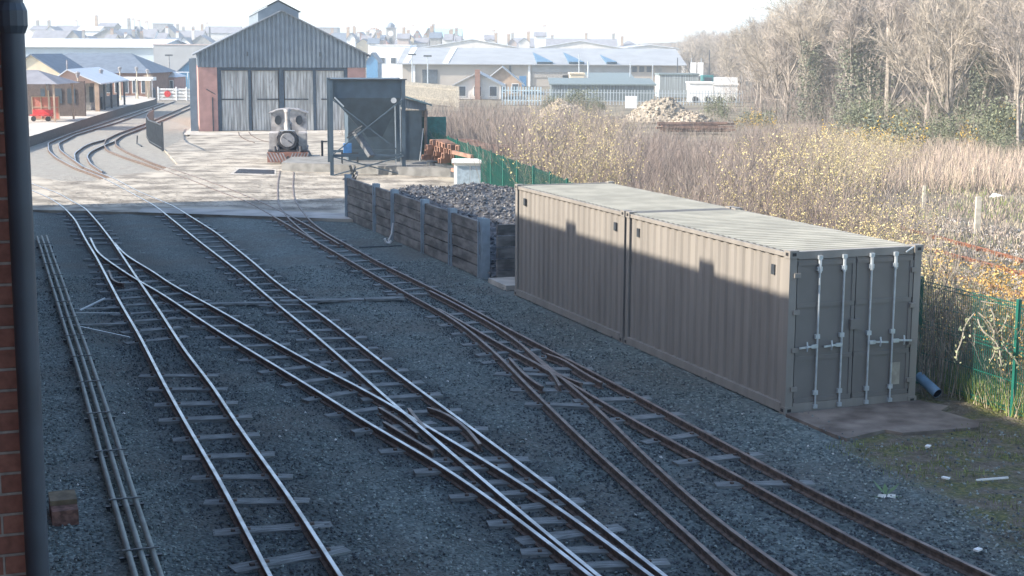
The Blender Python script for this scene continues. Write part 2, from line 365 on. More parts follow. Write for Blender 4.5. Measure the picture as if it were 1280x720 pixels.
te = track('brown railed track leaving the small steam engine and curving past the containers', [(EL1,), (EL2, .003), (ER, .002), (wing([(656,434),(678,455),(692,467),(700,482)]), .004), (wing([(660,448),(680,459),(695,467),(727,479)]), .005)], [(EL2, ER)], False)
th = track('short curved link joining two tracks by the platform', [(HL, .002), (HR, .002)], [])
# point rods, buried trough, lever, pipes
t = thing('cable_trough', 'low timber cable trough crossing the ballast between the middle and right tracks', 'cable trough')
for (p, q, yy) in (((350, 377), (455, 374.5), 0), ((456, 374.5), (505, 372.5), 0)):
    MB().bar(g(*p, .06), g(*q, .06), .26, .05).build('cover_board', M_sleep, t)
t = thing('cable_trough', 'long boards lying across the ballast left of the middle track', 'cable trough')
MB().bar(g(230, 381, .05), g(345, 378.5, .05), .2, .04).build('cover_board', M_sleep, t); MB().bar(g(86, 387, .03), g(150, 385, .03), .16, .04).build('cover_board', M_sleep, t); MB().bar(g(90, 407, .03), g(158, 405, .03), .16, .04).build('cover_board', M_sleep, t)
t = thing('point_rodding', 'thin diagonal steel rods reaching the points of the left track', 'point rodding')
for p, q in (((92, 407), (162, 422)), ((100, 388), (131, 373)), ((88, 391), (150, 392))): MB().bar(g(*p, .07), g(*q, .07), .03).build('rod', M_galv, t)
t = thing('point_lever', 'white throw over lever by the dark board wall', 'point lever', g(487, 305))
lp = g(487, 305)
MB().tube([(0, 0, .02), (-.03, 0, .12), (.06, 0, .3), (.10, .02, .62)], .022).build('handle', M_white, t); MB().tube([(-.14, -.02, .16), (-.1, 0, .05), (0, 0, .03), (.05, 0, .1)], .035).build('weight', M_white, t)
MB().bar(g(449, 309, .04) - lp, g(502, 307, .04) - lp, .05, .03).build('rod', M_dark, t)

t = thing('pipe_run', 'three long parallel grey pipes on low brackets beside the left track', 'pipe run')
base = smooth_path([(52,296),(70,350),(88,405),(105,455),(125,520),(150,610),(168,665),(184,718)], .12, .5, 8); base = extend(base, 3)
M_tube = mat('grey_green_conduit', (.20, .22, .20), .6, 0, .15, 3)
for k in (-.13, 0, .13):
    pts = []
    for i in range(0, len(base), 3):
        d = (base[min(i + 1, len(base) - 1)] - base[max(i - 1, 0)]).normalized(); x = Vector((-d.y, d.x, 0)); pts.append(base[i] + x * k + Vector((0, 0, .13 + .01 * math.sin(i * .4 + k * 9))))
    MB().tube(pts, .036, 8).build('pipe', M_tube, t, smooth=True)
br = MB(); br.box((0, 0, .085), (.46, .05, .02)); br.box((-.2, 0, .045), (.04, .05, .09)); br.box((.2, 0, .045), (.04, .05, .09)); br.box((0, 0, .175), (.4, .03, .012)); bm_ = br.build('bracket', M_dark, t)
L_ = 0; first = True
for i in range(1, len(base)):
    L_ += (base[i] - base[i - 1]).length
    if L_ > 1.75:
        L_ = 0; c = bm_ if first else bm_.copy()
        if not first: COL.objects.link(c); c.parent = t
        first = False; d = base[i] - base[i - 1]; c.location = base[i]; c.rotation_euler = (0, 0, math.atan2(d.y, d.x) + math.pi / 2)
q = g(80, 650); t = thing('brick_block', 'small reddish brick stub with a timber cap by the left wall', 'brick block', q, -HD)
MB().box((0, 0, .11), (.3, .7, .22)).build('base', M_redb_, t); MB().box((0, .1, .25), (.31, .42, .06)).build('cap', mat('tan_timber', (.16, .125, .08), .9, 0, .3, 6), t)

# ------------------------------------------------------------------ workshop whose wall carries the camera
t = thing('brick_workshop', 'red brick building at the left edge whose shadow covers the yard', 'building')
def abbox(m, a0, a1, b0, b1, z0, z1):
    c = [AB(a0, b0), AB(a1, b0), AB(a1, b1), AB(a0, b1)]; lo = [Vector((p.x, p.y, z0)) for p in c]; hi = [Vector((p.x, p.y, z1)) for p in c]
    m.add(lo + hi, [(0, 1, 2, 3), (7, 6, 5, 4), (1, 0, 4, 5), (2, 1, 5, 6), (3, 2, 6, 7), (0, 3, 7, 4)]); return m
EH = 9.17
fixn(abbox(MB(), -20, 55.4, -12, -.3, 0, EH - .3).build('wall', M_brick, t))
fixn(abbox(MB(), -20.2, 55.5, -12.2, -.1, EH - .28, EH).build('roof', mat('slate_roof', (.12, .13, .15), .7), t))
for a in (29.2, 23.15):
    fixn(abbox(MB(), a, a + .55, -1.0, -.25, EH + .002, EH + .28).build('roof_vent', M_dark, t))
e0 = 5.1 * A2.y + -1.722 * A2.x; b0_ = -1.722 * B2.x + 5.1 * B2.y
for k in range(0, 11):
    a0 = e0 + k * 4.6 + (.0 if k else 0); fixn(abbox(MB(), a0, a0 + .45, -.298, b0_, 0, EH - .31).build('pilaster', M_brick, t))
dp = MB(); dp.tube([(-1.672, 5.02, z * .5) for z in range(0, 18)], .04, 14); dpo = dp.build('downpipe', M_pipe, t, smooth=True)
MB().tube([(-1.672, 5.02, 5.66), (-1.672, 5.02, 5.685), (-1.672, 5.02, 5.735), (-1.672, 5.02, 5.76)], [.042, .052, .052, .042], 14).build('collar', M_pipe, dpo)
MB().tube([(-1.672, 5.02, 3.2), (-1.672, 5.02, 3.3)], .05, 14).build('collar', M_pipe, dpo)

# ------------------------------------------------------------------ containers
CL_, CW, CHt = 6.06, 2.44, 2.59
def corr(m, axis, a0, a1, pos, out, z0, z1, pitch=.28, dep=.034):
    # vertical corrugated sheet along `axis` from a0 to a1 at pos, recess towards -out
    pts = []; x = a0
    while x < a1 - 1e-6:
        for f, d in ((0, 0), (.36, 0), (.5, 1), (.86, 1), (1, 0)):
            xx = min(a1, x + f * pitch); pts.append((xx, pos - out * dep * d))
        x += pitch
    vs = []
    for x, y in pts:
        for z in (z0, z1): vs.append((y, x, z) if axis == 'y' else (x, y, z))
    fs = [(2 * i, 2 * i + 2, 2 * i + 3, 2 * i + 1) for i in range(len(pts) - 1)]
    m.add(vs, fs)
def container(label):
    # local: x across (0..W), y along (0..L), doors at y=0
    t = thing('shipping_container', label, 'container', group='two dark taupe shipping containers end to end')
    b = MB()
    for x in (.03, CW - .03): b.box((x, CL_ / 2, .09), (.06, CL_ - .3, .14))
    b.box((CW / 2, CL_ - .05, .09), (CW - .3, .08, .14)); b.box((CW / 2, .06, .09), (CW - .3, .1, .16)); b.box((CW / 2, CL_ / 2, .13), (CW - .14, CL_ - .2, .06)); b.build('bottom_rail', M_cont, t)
    b = MB()
    for x in (.05, CW - .05): b.box((x, CL_ / 2, CHt - .075), (.05, CL_ - .3, .07))
    b.box((CW / 2, .07, CHt - .08), (CW - .34, .1, .12)); b.box((CW / 2, CL_ - .05, CHt - .08), (CW - .34, .08, .1)); b.build('top_rail', M_cont, t)
    for x, o in ((.05, -1), (CW - .05, 1)):
        b = MB(); corr(b, 'y', .17, CL_ - .17, x, o, .16, CHt - .11)
        w = b.build('side_wall', M_cont, t)
        for y in (.55, CL_ - .5): MB().box((x + o * .012, y, CHt - .36), (.024, .1, .16)).build('vent', M_dark, w)
    b = MB(); corr(b, 'x', .14, CW - .14, CL_ - .05, 1, .16, CHt - .13); b.build('end_wall', M_cont, t)
    b = MB(); pts = []; y = .16
    while y < CL_ - .17:
        for f, d in ((0, 0), (.3, 0), (.42, 1), (.7, 1), (.82, 0)): pts.append((min(y + f * .21, CL_ - .15), CHt - .03 - .04 * d))
        y += .21
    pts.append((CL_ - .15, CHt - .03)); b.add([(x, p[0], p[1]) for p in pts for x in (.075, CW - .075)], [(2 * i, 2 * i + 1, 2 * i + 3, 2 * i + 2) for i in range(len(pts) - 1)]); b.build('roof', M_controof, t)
    for x in (.08, CW - .08):
        for y in (.08, CL_ - .08):
            MB().box((x, y, CHt / 2), (.13, .13, CHt - .24)).build('corner_post', M_cont, t)
            for z in (.06, CHt - .06):
                c = MB(); c.box((x, y, z), (.16, .17, .12)); c.k = 1; sx = -1 if x < 1 else 1; sy = -1 if y < 1 else 1
                c.box((x + sx * .0805, y, z), (.004, .08, .05)); c.box((x, y + sy * .0855, z), (.07, .004, .05)); c.build('corner_casting', [M_cont, M_black], t)
    for s in (0, 1):
        x0 = .16 if s == 0 else CW / 2 + .008; x1 = CW / 2 - .008 if s == 0 else CW - .16; cx = (x0 + x1) / 2; w = x1 - x0
        d = MB(); z0, z1 = .17, CHt - .15; d.box((cx, .055, (z0 + z1) / 2), (w, .04, z1 - z0)); 
        for z in (z0 + .04, .88, 1.72, z1 - .06): d.box((cx, .03, z), (w - .02, .022, .07))
        for z0p in (.3, .98, 1.8):
            zt = {.3: .8, .98: 1.62, 1.8: 2.3}[z0p]
            for xx in (x0 + .03, x1 - .03): d.box((xx, .03, (z0p + zt) / 2), (.06, .022, zt - z0p + .1))
        do = d.build('door', M_door, t)
        g_ = MB(); g_.box((x1 + .004 if s == 0 else x1 + .012, .045, 1.3), (.008, .03, 2.2)); g_.build('seal', M_black, do)
        for j, fx in enumerate((.36, .78) if s == 0 else (.24, .66)):
            x = x0 + fx * w; r = MB(); r.tube([(x, -.012, .1), (x, -.012, CHt - .1)], .017, 8)
            for z in (.1, CHt - .12): r.box((x, -.0, z), (.07, .07, .06))
            for z in (.32, 1.22, CHt - .3): r.box((x, .0, z), (.08, .05, .07))
            r.tube([(x, -.012, CHt - .36), (x, -.012, CHt - .14)], .028, 8)
            ro = r.build('lock_rod', M_galv, do, smooth=False)
            h = MB(); sgn = (-1 if s == 0 else 1); h.bar((x, -.035, 1.08), (x + sgn * .34, -.05, 1.06), .02, .03); h.tube([(x + sgn * .2, -.04, 1.0), (x + sgn * .2, -.06, 1.06), (x + sgn * .2, -.04, 1.15)], .014, 6); h.box((x + sgn * .06, -.03, 1.07), (.1, .03, .06)); h.build('handle', M_galv, ro)
        for z in (.4, 1.02, 1.62, 2.2): MB().box((.15 if s == 0 else CW - .15, .0, z), (.11, .03, .07)).build('hinge', M_cont, do)
    MB().box((CW / 2, -.0, 1.38), (.18, .05, .16)).build('lock_box', M_door, t)
    MB().box((CW - .42, .026, .52), (.19, .006, .36)).build('placard', mat('faded_label', (.36, .33, .27), .7), t)
    MB().bar((CW - .34, -.02, CHt - .1), (CW - .2, -.02, CHt - .02), .02).build('bracket', M_galv, t)
    return t
c1 = container('nearest of two taupe shipping containers, showing its doors and lock rods'); p = AB(19.75, 11.86, 0); c1.location = p; c1.rotation_euler = (0, 0, -HD)
c2 = dup(c1, AB(19.75 + 2 * CL_ + .07, 11.86 + CW, 0), -HD + math.pi, 'farther of two taupe shipping containers, beside the coal heap')
# mat of boards in front of the doors
m = MB(); P = [g(x, y, .0) for x, y in [(982,521),(1143,503),(1186,511),(1176,517),(1224,531),(1222,538),(1128,545),(1106,541),(1058,552),(1040,546)]]
zt = .05; n = len(P); m.add([p + Vector((0, 0, zt)) for p in P] + [p - Vector((0, 0, .05)) for p in P], [tuple(range(n)), ] + [(i, (i + 1) % n, n + (i + 1) % n, n + i) for i in range(n)])
tag(fixn(m.build('timber_slab', mat('worn_board_slab', (.15, .12, .10), .95, 0, .3, 2.2, bump=.5, bscale=14, col2=(.25, .215, .18), detail=12, lo=.35, hi=.68))), 'worn brown slab lying in front of the container doors', 'slab')

# ------------------------------------------------------------------ retaining wall of boards + coal
t = thing('retaining_wall', 'dark horizontal board wall between pale steel posts holding back the coal', 'retaining wall')
wa = [48.3, 44.7, 42.6, 39.5, 37.0, 34.6]
M_post = mat('pale_steel_post', (.36, .42, .46), .5, .2, .1, 5)
for i, a in enumerate(wa):
    z = 1.52; m = MB(); p = AB(a, 12.0)
    for o, s in ((-.09, (.016, .2)), (.09, (.016, .2)), (0, (.18, .014))):
        q = p + Vector((B2.x, B2.y, 0)) * 0
        cc = p + Vector((A2.x, A2.y, 0)) * o if s[0] < .1 else p
        m.box((cc.x, cc.y, z / 2), (.2, .016, z) if s[0] < .1 else (.014, .18, z), -HD)
    if i == 5: m.box((p.x - A2.x * .25, p.y - A2.y * .25, z / 2), (.22, .02, z), -HD); m.box((p.x - A2.x * .12, p.y - A2.y * .12, z / 2), (.02, .24, z), -HD)
    m.build('post', M_post, t)
rr = random.Random(9)
for i in range(5):
    a0, a1 = wa[i + 1] + .06, wa[i] - .06
    m = MB()
    for k in range(5):
        zc = .145 + k * .285; o = rr.uniform(-.02, .02); abbox(m, a0, a1, 11.95 + o, 12.05 + o, zc - .128, zc + .128)
    fixn(m.build('board_panel', M_plank, t))
m = MB()
for k in range(5):
    zc = .145 + k * .285; o = rr.uniform(-.01, .01); abbox(m, 33.9 + o, 34.0 + o, 12.15, 15.2, zc - .128, zc + .128)
fixn(m.build('board_panel', M_plank, t))
m = MB(); abbox(m, 32.6, 33.88, 11.9, 13.5, 0, .12); tag(fixn(m.build('concrete_pad', M_conc)), 'small pale concrete pad between the board wall end and the far container', 'concrete pad')
def heap(name, label, cat, cx, cy, ra, rb, h, mt, step, jit, rz=0, seed=0, flat=.0, stones=0, sr=.05, zf=None):
    rr = random.Random(seed); m = MB(); na = int(2 * ra / step); nb_ = int(2 * rb / step); vs = []
    for i in range(na + 1):
        for j in range(nb_ + 1):
            u = -1 + 2 * i / na; v = -1 + 2 * j / nb_; r = math.hypot(u, v)
            z = h * max(0, 1 - r ** 1.7) * (1 + .25 * mnoise.noise(Vector((u * 2 + seed, v * 2, 0)))) - .05
            c, s_ = math.cos(rz), math.sin(rz); x = u * ra + rr.uniform(-jit, jit); y = v * rb + rr.uniform(-jit, jit)
            if zf: z = zf(u * ra, v * rb)
            vs.append((x * c - y * s_, x * s_ + y * c, z + rr.uniform(-jit, jit) * .8))
    fs = [(i * (nb_ + 1) + j, (i + 1) * (nb_ + 1) + j, (i + 1) * (nb_ + 1) + j + 1, i * (nb_ + 1) + j + 1) for i in range(na) for j in range(nb_)]
    m.add(vs, fs)
    for _ in range(stones):
        v = rr.choice(vs); m.k = rr.choice((0, 0, 1)) if isinstance(mt, list) else 0; stone(m, Vector(v), sr * rr.uniform(.6, 1.5), rr)
    o = m.build(name, mt); o.location = (cx, cy, 0); return tag(o, label, cat, kind='stuff')
pc = AB(41.3, 15.0)
def coalz(x, y):   # x across (b-15), y along (a-41.3)
    b = x + 15; a = y + 41.3
    base = 1.0 + .22 * (b - 12); top = 1.32
    z = min(base, top) - max(0, abs(a - 41) - 4.5) * .35 - max(0, b - 16.5) * .35 + .25 * mnoise.noise(Vector((a * .5, b * .5, 1)))
    if b < 12.6: z = min(z, 1.2)
    return max(-.02, z)
heap('coal_heap', 'dark coal heap behind the board wall, its top lit by the sun', 'coal', pc.x, pc.y, 2.93, 7.3, 1.4, [M_coal, mat('coal_face', (.14, .135, .13), .45, 0, .3, 30)], .14, .05, -HD, 4, stones=7000, sr=.05, zf=coalz)

# ------------------------------------------------------------------ green mesh fence
M_fgreen = mat('green_fence_wire', (.012, .13, .095), .5, 0, .1, 3)
FP = [(13.5, 15.2), (16.0, 15.2), (18.5, 15.2), (21, 15.2), (23.5, 15.2), (26, 15.2), (28.5, 15.2), (31, 15.3), (33.5, 15.6), (36, 16.0), (38.5, 16.45), (41, 16.9), (43.5, 17.35), (46, 17.75), (48.5, 18.1), (51, 18.5), (53.5, 18.9), (56, 19.3), (58.5, 19.65), (61, 20.0), (63.5, 20.4), (66, 20.75), (68.5, 21.1), (71, 21.5)]
t = thing('mesh_fence', 'green welded mesh boundary fence running behind the containers and the coal', 'fence')
FH = 1.8
for i, (a, b) in enumerate(FP):
    p = AB(a, b); MB().box((p.x, p.y, FH / 2 + .03), (.06, .06, FH + .06), -HD).build('post', M_fgreen, t)
    if i < len(FP) - 1:
        q = AB(*FP[i + 1]); d = (q - p); L_ = d.length; dn = d.normalized(); m = MB(); nx = Vector((dn.y, -dn.x, 0)) * .012
        n = int(L_ / .05)
        for k in range(1, n):
            c = p + d * (k / n); m.bar((c.x, c.y, .05), (c.x, c.y, FH), .008)
        for z in (.06, .12, .55, 1.0, 1.06, 1.12, 1.4, 1.72, 1.78): m.bar((p.x + nx.x, p.y + nx.y, z), (q.x + nx.x, q.y + nx.y, z), .012)
        m.build('mesh_panel', M_fgreen, t)
pz = at(538, 175, 71)
m = MB(); m.box((0, 0, 1.25), (1.5, .06, 2.5)); o = m.build('green_screen', mat('teal_sheet', (.02, .17, .15), .6)); o.location = (pz.x, pz.y, 0); tag(o, 'teal green sheeting panel beside the corrugated shed at the fence', 'screen')

# ------------------------------------------------------------------ engine shed
axs = R_(12.2)   # shed axis turned left of the view axis
SX = Vector((math.cos(axs), math.sin(axs), 0)); SY = Vector((-math.sin(axs), math.cos(axs), 0))
s0 = g(250, 166)
WSH = 11.35
M_clad = mat('blue_grey_cladding', (.17, .21, .25), .5, .1, .1, 1.5)
M_oldwood = mat('weathered_grey_boards', (.34, .335, .32), .9, 0, .15, 1.2, col2=(.52, .52, .50), streak=(6, 6, .5))
M_blueframe = mat('dark_blue_frame', (.03, .055, .085), .5)
t = thing('engine_shed', 'two road engine shed with corrugated gable and tall weathered plank doors', 'building', s0, axs)
HB, HE, HA, DP = 4.42, 5.4, 8.25, 24.0
m = MB(); m.box((.62, DP / 2, HB / 2), (1.24, DP, HB)); m.build('wall', M_pink, t)
m = MB(); m.box((WSH - .62, DP / 2, HB / 2), (1.24, DP, HB)); m.build('wall', M_pink, t)
m = MB(); m.box((WSH / 2, DP - .1, HB / 2), (WSH - 2.5, .2, HB)); m.build('wall', M_pink, t)
# corrugated gable
m = MB(); x = -.05; 
while x < WSH + .05:
    for f, d in ((0, 0), (.45, 0), (.6, 1), (.85, 1)):
        xx = min(WSH + .05, x + f * .3); hz = HE + (HA - HE) * (1 - abs(xx - WSH / 2) / (WSH / 2 + .05)); m.v += [(xx, -.1 + .09 * d, HB + .0), (xx, -.1 + .09 * d, max(hz, HB + .1))]
    x += .3
n = len(m.v) // 2; m.f = [(2 * i, 2 * i + 2, 2 * i + 3, 2 * i + 1) for i in range(n - 1)]; m.m = [0] * (n - 1); m.build('gable_cladding', M_clad, t)
for s_ in (0, 1):
    m = MB(); x0 = -.004 if s_ == 0 else WSH - .06; m.box((x0 + .03, DP / 2, (HB + HE) / 2), (.06, DP - .1, HE - HB)); m.build('side_cladding', M_clad, t)
rf = MB(); e = .35; hw = WSH / 2
for s_ in (-1, 1):
    xe = hw + s_ * (hw + e); ze = HE - e * (HA - HE) / hw
    rf.add([(hw, -.3, HA + .05), (xe, -.3, ze + .05), (xe, DP, ze + .05), (hw, DP, HA + .05), (hw, -.3, HA - .04), (xe, -.3, ze - .04), (xe, DP, ze - .04), (hw, DP, HA - .04)], [(0, 1, 2, 3), (7, 6, 5, 4), (0, 4, 5, 1), (1, 5, 6, 2), (3, 2, 6, 7)])
ro = fixn(rf.build('roof', mat('grey_sheet_roof', (.16, .18, .2), .6), t))
v0 = 4.0; m = MB(); hh = 1.42; m.prism([(hw - 1.42, v0, HA - .7), (hw + 1.42, v0, HA - .7), (hw + 1.42, v0, HA + .02), (hw, v0, HA + .75), (hw - 1.42, v0, HA + .02)], (0, 16, 0)); fixn(m.build('ridge_vent', M_clad, ro))
m = MB()
for s_ in (-1, 1): m.add([(hw, v0 - .15, HA + .85), (hw + s_ * 1.6, v0 - .15, HA + .02), (hw + s_ * 1.6, v0 + 16.1, HA + .02), (hw, v0 + 16.1, HA + .85)], [(0, 1, 2, 3)])
m.build('vent_cap', M_dark, ro)
x = 1.24; dw = WSH - 2.48
fr = MB()
for fx, w in ((.0, .26), (.245, .2), (.487, .34), (.742, .2), (1.0, .26)): fr.box((1.24 + fx * dw + (.13 if fx == 0 else -.13 if fx == 1 else 0), .12, HB / 2), (w, .14, HB))
fr.box((WSH / 2, .1, HB - .1), (dw, .12, .2)); fr.build('door_frame', M_blueframe, t)
xs = [(.03, .235), (.262, .462), (.512, .733), (.755, .972)]
for i, (f0, f1) in enumerate(xs):
    x0, x1 = 1.24 + f0 * dw, 1.24 + f1 * dw; m = MB(); n = 9
    for k in range(n):
        xa = x0 + (x1 - x0) * k / n; m.box((xa + (x1 - x0) / n / 2, .2, HB / 2 - .05), ((x1 - x0) / n - .018, .05, HB - .35))
    dr = m.build('door', M_oldwood, t)
    m = MB(); sg = 1 if i % 2 == 0 else -1; xa, xb = (x0 + .1, x1 - .1)[::sg], None; m.bar((x0 + .1 if sg > 0 else x1 - .1, .155, HB - .4), (x0 + .75 if sg > 0 else x1 - .75, .155, HB - 1.4), .1, .03, up=(0, 1, 0))
    m.build('brace', M_oldwood, dr)
    m = MB(); m.bar((x0 + (.35 if i in (1, 3) else 0), .15, 2.25), (x1 - (.35 if i in (0, 2) else 0), .15, 2.25), .03, .09, up=(0, 0, 1)); m.build('strap_hinge', M_dark, dr)
MB().box((.9, .0 - .03, 1.2), (.08, .06, 2.4)).build('downpipe', M_dark, t)
MB().bar((.5, -.06, 2.95), (1.1, -.06, 2.6), .05).build('lamp_arm', M_dark, t)
for sx in (3.3, 8.2):
    MB().box((sx, -.1, HB + .9), (.1, .1, .3)).build('wall_lamp', M_dark, t)
m = MB(); m.box((-.35, 1.0, 2.5), (.5, 1.6, 5.0)); o = m.build('sliding_door_bay', M_clad, t)
m = MB(); m.add([g(x, y, .112) for x, y in [(229,168),(244,155),(250,166),(452,162),(452,166),(250,169)]], [tuple(range(6))]); tag(m.build('door_threshold_pavement', M_conc), kind='structure')
# rails set into the paving by the doors
for k, pts in enumerate(([(298,164),(299,169),(307,174),(316,178)], [(311,163.5),(314,170),(326,177),(340,182)])):
    pass
t = thing('railway_track', 'short embedded rails curving out of the shed doors', 'railway track', group='narrow gauge tracks in the yard')
for pts in ([(298,164.5),(299,169),(306,174),(318,178)], [(311,164.5),(314,169),(325,174.5),(341,178.5)]):
    rail_mb(smooth_path(pts, .13, .6, 3), .01).build('rail', [M_railweb, M_railweb], t)

# ------------------------------------------------------------------ plinth, hopper tower, small shed
t = thing('loading_plinth', 'low dark concrete loading plinth behind the tower legs', 'plinth')
P = [g(352, 216), g(606, 226), AB(71.5, 21.3), AB(71.5, 16), g(385, 196)]; n = len(P)
PH = .48; m = MB(); m.add([Vector((p.x, p.y, PH)) for p in P] + [Vector((p.x, p.y, -.05)) for p in P], [tuple(range(n))] + [(i, (i + 1) % n, n + (i + 1) % n, n + i) for i in range(n)]); fixn(m.build('body', mat('dark_concrete', (.20, .20, .19), .9, 0, .2, 2), t))
HX = Vector((B2.x, B2.y, 0)); 
ho = AB(64.7, 15.35)
t = thing('hopper_tower', 'dark blue coal hopper on braced steel legs beside the engine shed', 'hopper', ho, R_(9))
W_, D_, TH = 3.2, 3.0, 4.36
M_hop = mat('dark_blue_steel', (.065, .10, .13), .6, .1, .12, 2)
for x in (0, W_):
    for y in (0, D_): MB().box((x, y, TH / 2), (.16, .16, TH)).build('leg', M_hop, t)
m = MB(); m.box((W_ / 2, D_ / 2, TH - .42), (W_ - .16, D_ - .16, .84)); b_ = m.build('bin', M_hop, t)
m = MB(); m.box((W_ / 2, -.02, TH - .02), (W_ + .3, .2, .05)); m.build('rim', M_dark, b_)
x0, x1, y0, y1 = .09, W_ - .09, .09, D_ - .09; cx, cy = W_ * .62, D_ / 2; zt, zb = TH - .845, 1.75
m = MB(); m.add([(x0, y0, zt), (x1, y0, zt), (x1, y1, zt), (x0, y1, zt), (cx - .35, cy - .35, zb), (cx + .35, cy - .35, zb), (cx + .35, cy + .35, zb), (cx - .35, cy + .35, zb)], [(3, 2, 1, 0), (0, 1, 5, 4), (1, 2, 6, 5), (2, 3, 7, 6), (3, 0, 4, 7), (4, 5, 6, 7)]); fixn(m.build('hopper_cone', M_hop, t))
for p, q in (((0, -.1, 3.5), (W_, -.1, 1.0)), ((W_, -.12, 3.5), (0, -.12, 1.0)), ((0, -.1, .95), (W_, -.1, .1)), ((W_, -.12, .95), (0, -.12, .1))): MB().bar(p, q, .08, .05).build('brace', M_hop, t)
for y in (0, D_): MB().bar((0, y, .98), (W_, y, .98), .1, .12).build('beam', M_hop, t)
m = MB(); m.bar((1.1, .5, 2.0), (1.75, -.15, .95), .34, .16); m.build('chute', mat('dull_chute_steel', (.13, .14, .15), .6), t)
m = MB(); m.bar((.75, .2, 1.9), (1.35, -.1, 2.3), .06); m.bar((.7, .2, 1.75), (1.3, -.1, 2.15), .06); m.build('chute_lever', M_dark, t)
m = MB(); m.tube([(W_ - .45, -.1, 3.45), (W_ - .45, -.24, 3.42)], [.06, .13], 10); m.build('flood_lamp', M_white, t)
m = MB(); m.bar((.15, -.12, 3.55), (.55, -.12, 3.15), .2, .06); m.build('sheet_panel', M_galv, t)
m = MB(); m.box((.75, 1.2, 1.2), (.36, .36, .5)); m.build('blue_drum', mat('blue_plastic', (.05, .18, .42), .4), t)
m = MB(); [m.bar((.5, y, 1.0), (1.2, y, 1.0), .05) for y in (.9, 1.5)]; [m.box((x, y, .8), (.05, .05, .5)) for x in (.5, 1.2) for y in (.9, 1.5)]; m.build('stand', M_dark, t)
for x in (W_ - .35, W_ - .12): MB().bar((x, .1, .6), (x - .02, .1, 3.2), .04).build('ladder_rail', M_galv, t)

hp = AB(68.4, 16.0)
t = thing('corrugated_shed', 'dark corrugated lean-to shed attached behind the hopper tower', 'shed', hp, R_(9))
m = MB(); m.add([(0, 0, 0), (5.0, 0, 0), (5.0, 0, 3.2), (3.3, 0, 3.75), (0, 0, 3.75)], [(0, 1, 2, 3, 4)]); 
m = MB(); m.prism([(1.0, 0, 0), (3.35, 0, 0), (3.35, 0, 3.6), (1.0, 0, 3.6)], (0, 3.6, 0)); fixn(m.build('wall', M_hop, t))
m = MB(); m.prism([(3.36, -.3, 3.0), (4.66, -.3, 2.82), (4.66, -.3, 3.12), (3.36, -.3, 3.5)], (0, .1, 0)); 
x = 3.4
while x < 4.6: m.box((x, -.33, 3.1), (.05, .05, .42)); x += .13
lw = fixn(m.build('fascia', M_clad, t))
m = MB(); m.add([(3.3, -.5, 3.62), (4.9, -.5, 3.12), (4.9, 3.6, 3.12), (3.3, 3.6, 3.62), (3.3, -.5, 3.54), (4.9, -.5, 3.04), (4.9, 3.6, 3.04), (3.3, 3.6, 3.54)], [(0, 1, 2, 3), (7, 6, 5, 4), (0, 4, 5, 1), (1, 5, 6, 2), (2, 6, 7, 3)]); fixn(m.build('roof', mat('teal_grey_roof', (.12, .2, .22), .5), t))
MB().box((3.98, .1, 1.45), (1.0, .06, 2.75)).build('door', M_hop, t)
for x in (3.42, 4.62): MB().box((x, -.24, 1.45), (.1, .12, 2.9)).build('post', mat('brown_steel_post', (.16, .12, .10), .7), t)
MB().box((4.7, 1.7, 1.4), (.08, 3.4, 2.8)).build('side_wall', M_hop, t)
MB().bar((4.3, -.4, .3), (4.5, -.35, 2.0), .04).build('leaning_pole', M_white, t)
# inspection pit, post and bits
t = thing('inspection_pit', 'small dark rectangular pit with pale rim left of the engine', 'pit')
P = [g(x, y, .106) for x, y in [(287,218),(296,209),(345,211),(345,219)]]; P2 = [g(x, y, .112) for x, y in [(292,216.5),(299,211),(343,212.3),(343,217.5)]]
m = MB(); m.add(P, [(0, 1, 2, 3)]); m.build('rim', M_conc, t); m = MB(); m.add(P2, [(0, 1, 2, 3)]); m.build('pit_shade_sheet', M_black, t)  # flat black sheet on the paving paints the shade inside the pit
for px, py, h, lb in ((403, 199, .95, 'short iron post standing between the engine and the tower'),):
    o = MB().box((0, 0, h / 2), (.1, .1, h)).box((.12, 0, h - .05), (.3, .06, .06)).build('iron_post', M_dark); q = g(px, py, .1); o.location = q; tag(o, lb, 'post')
q = at(440, 222, 64); t = thing('scrap_pile', 'broken timber and scrap leaning by a tower leg', 'scrap', (q.x, q.y, .1))
rr = random.Random(2)
for k in range(6): MB().bar((rr.uniform(-.4, .1), rr.uniform(-.2, .2), 0), (rr.uniform(-.1, .5), rr.uniform(-.2, .2), rr.uniform(.2, .7)), .1, .05).build('scrap_piece', M_grim if k % 2 else M_dark, t)

# ------------------------------------------------------------------ small steam engine, facing the camera
lq = g(360, 205, .12); lq.z = .12
t = thing('steam_locomotive', 'small grey narrow gauge steam engine facing the yard with striped buffer beam', 'locomotive', lq, R_(7))
M_lg = mat('pale_grey_undercoat', (.36, .34, .33), .7, 0, .25, 3, col2=(.46, .44, .42)); M_ld = mat('dark_engine_black', (.06, .06, .065), .5, 0, .3, 3); M_lb = mat('grimy_smokebox', (.22, .20, .19), .6, 0, .35, 6, col2=(.4, .38, .36))
m = MB(); m.box((0, 0, .33), (1.98, .12, .5)); bb = m.build('buffer_beam', mat('red_beam', (.26, .13, .10), .8), t)
m = MB()
for k in range(-6, 7):
    if k == 0: continue
    s_ = 1 if k > 0 else -1; x = k * .15; m.bar((x - s_ * .1, -.065, .12), (x + s_ * .1, -.065, .54), .055, .01, up=(0, 1, 0))
m.build('stripe', M_grim, bb)
MB().tube([(0, -.06, .33), (0, -.28, .33)], .07, 10).build('coupler', M_ld, t)
m = MB(); m.box((0, 2.3, .62), (1.9, 4.5, .06)); m.box((0, 2.3, .35), (.8, 4.4, .42)); m.build('frame', M_ld, t)
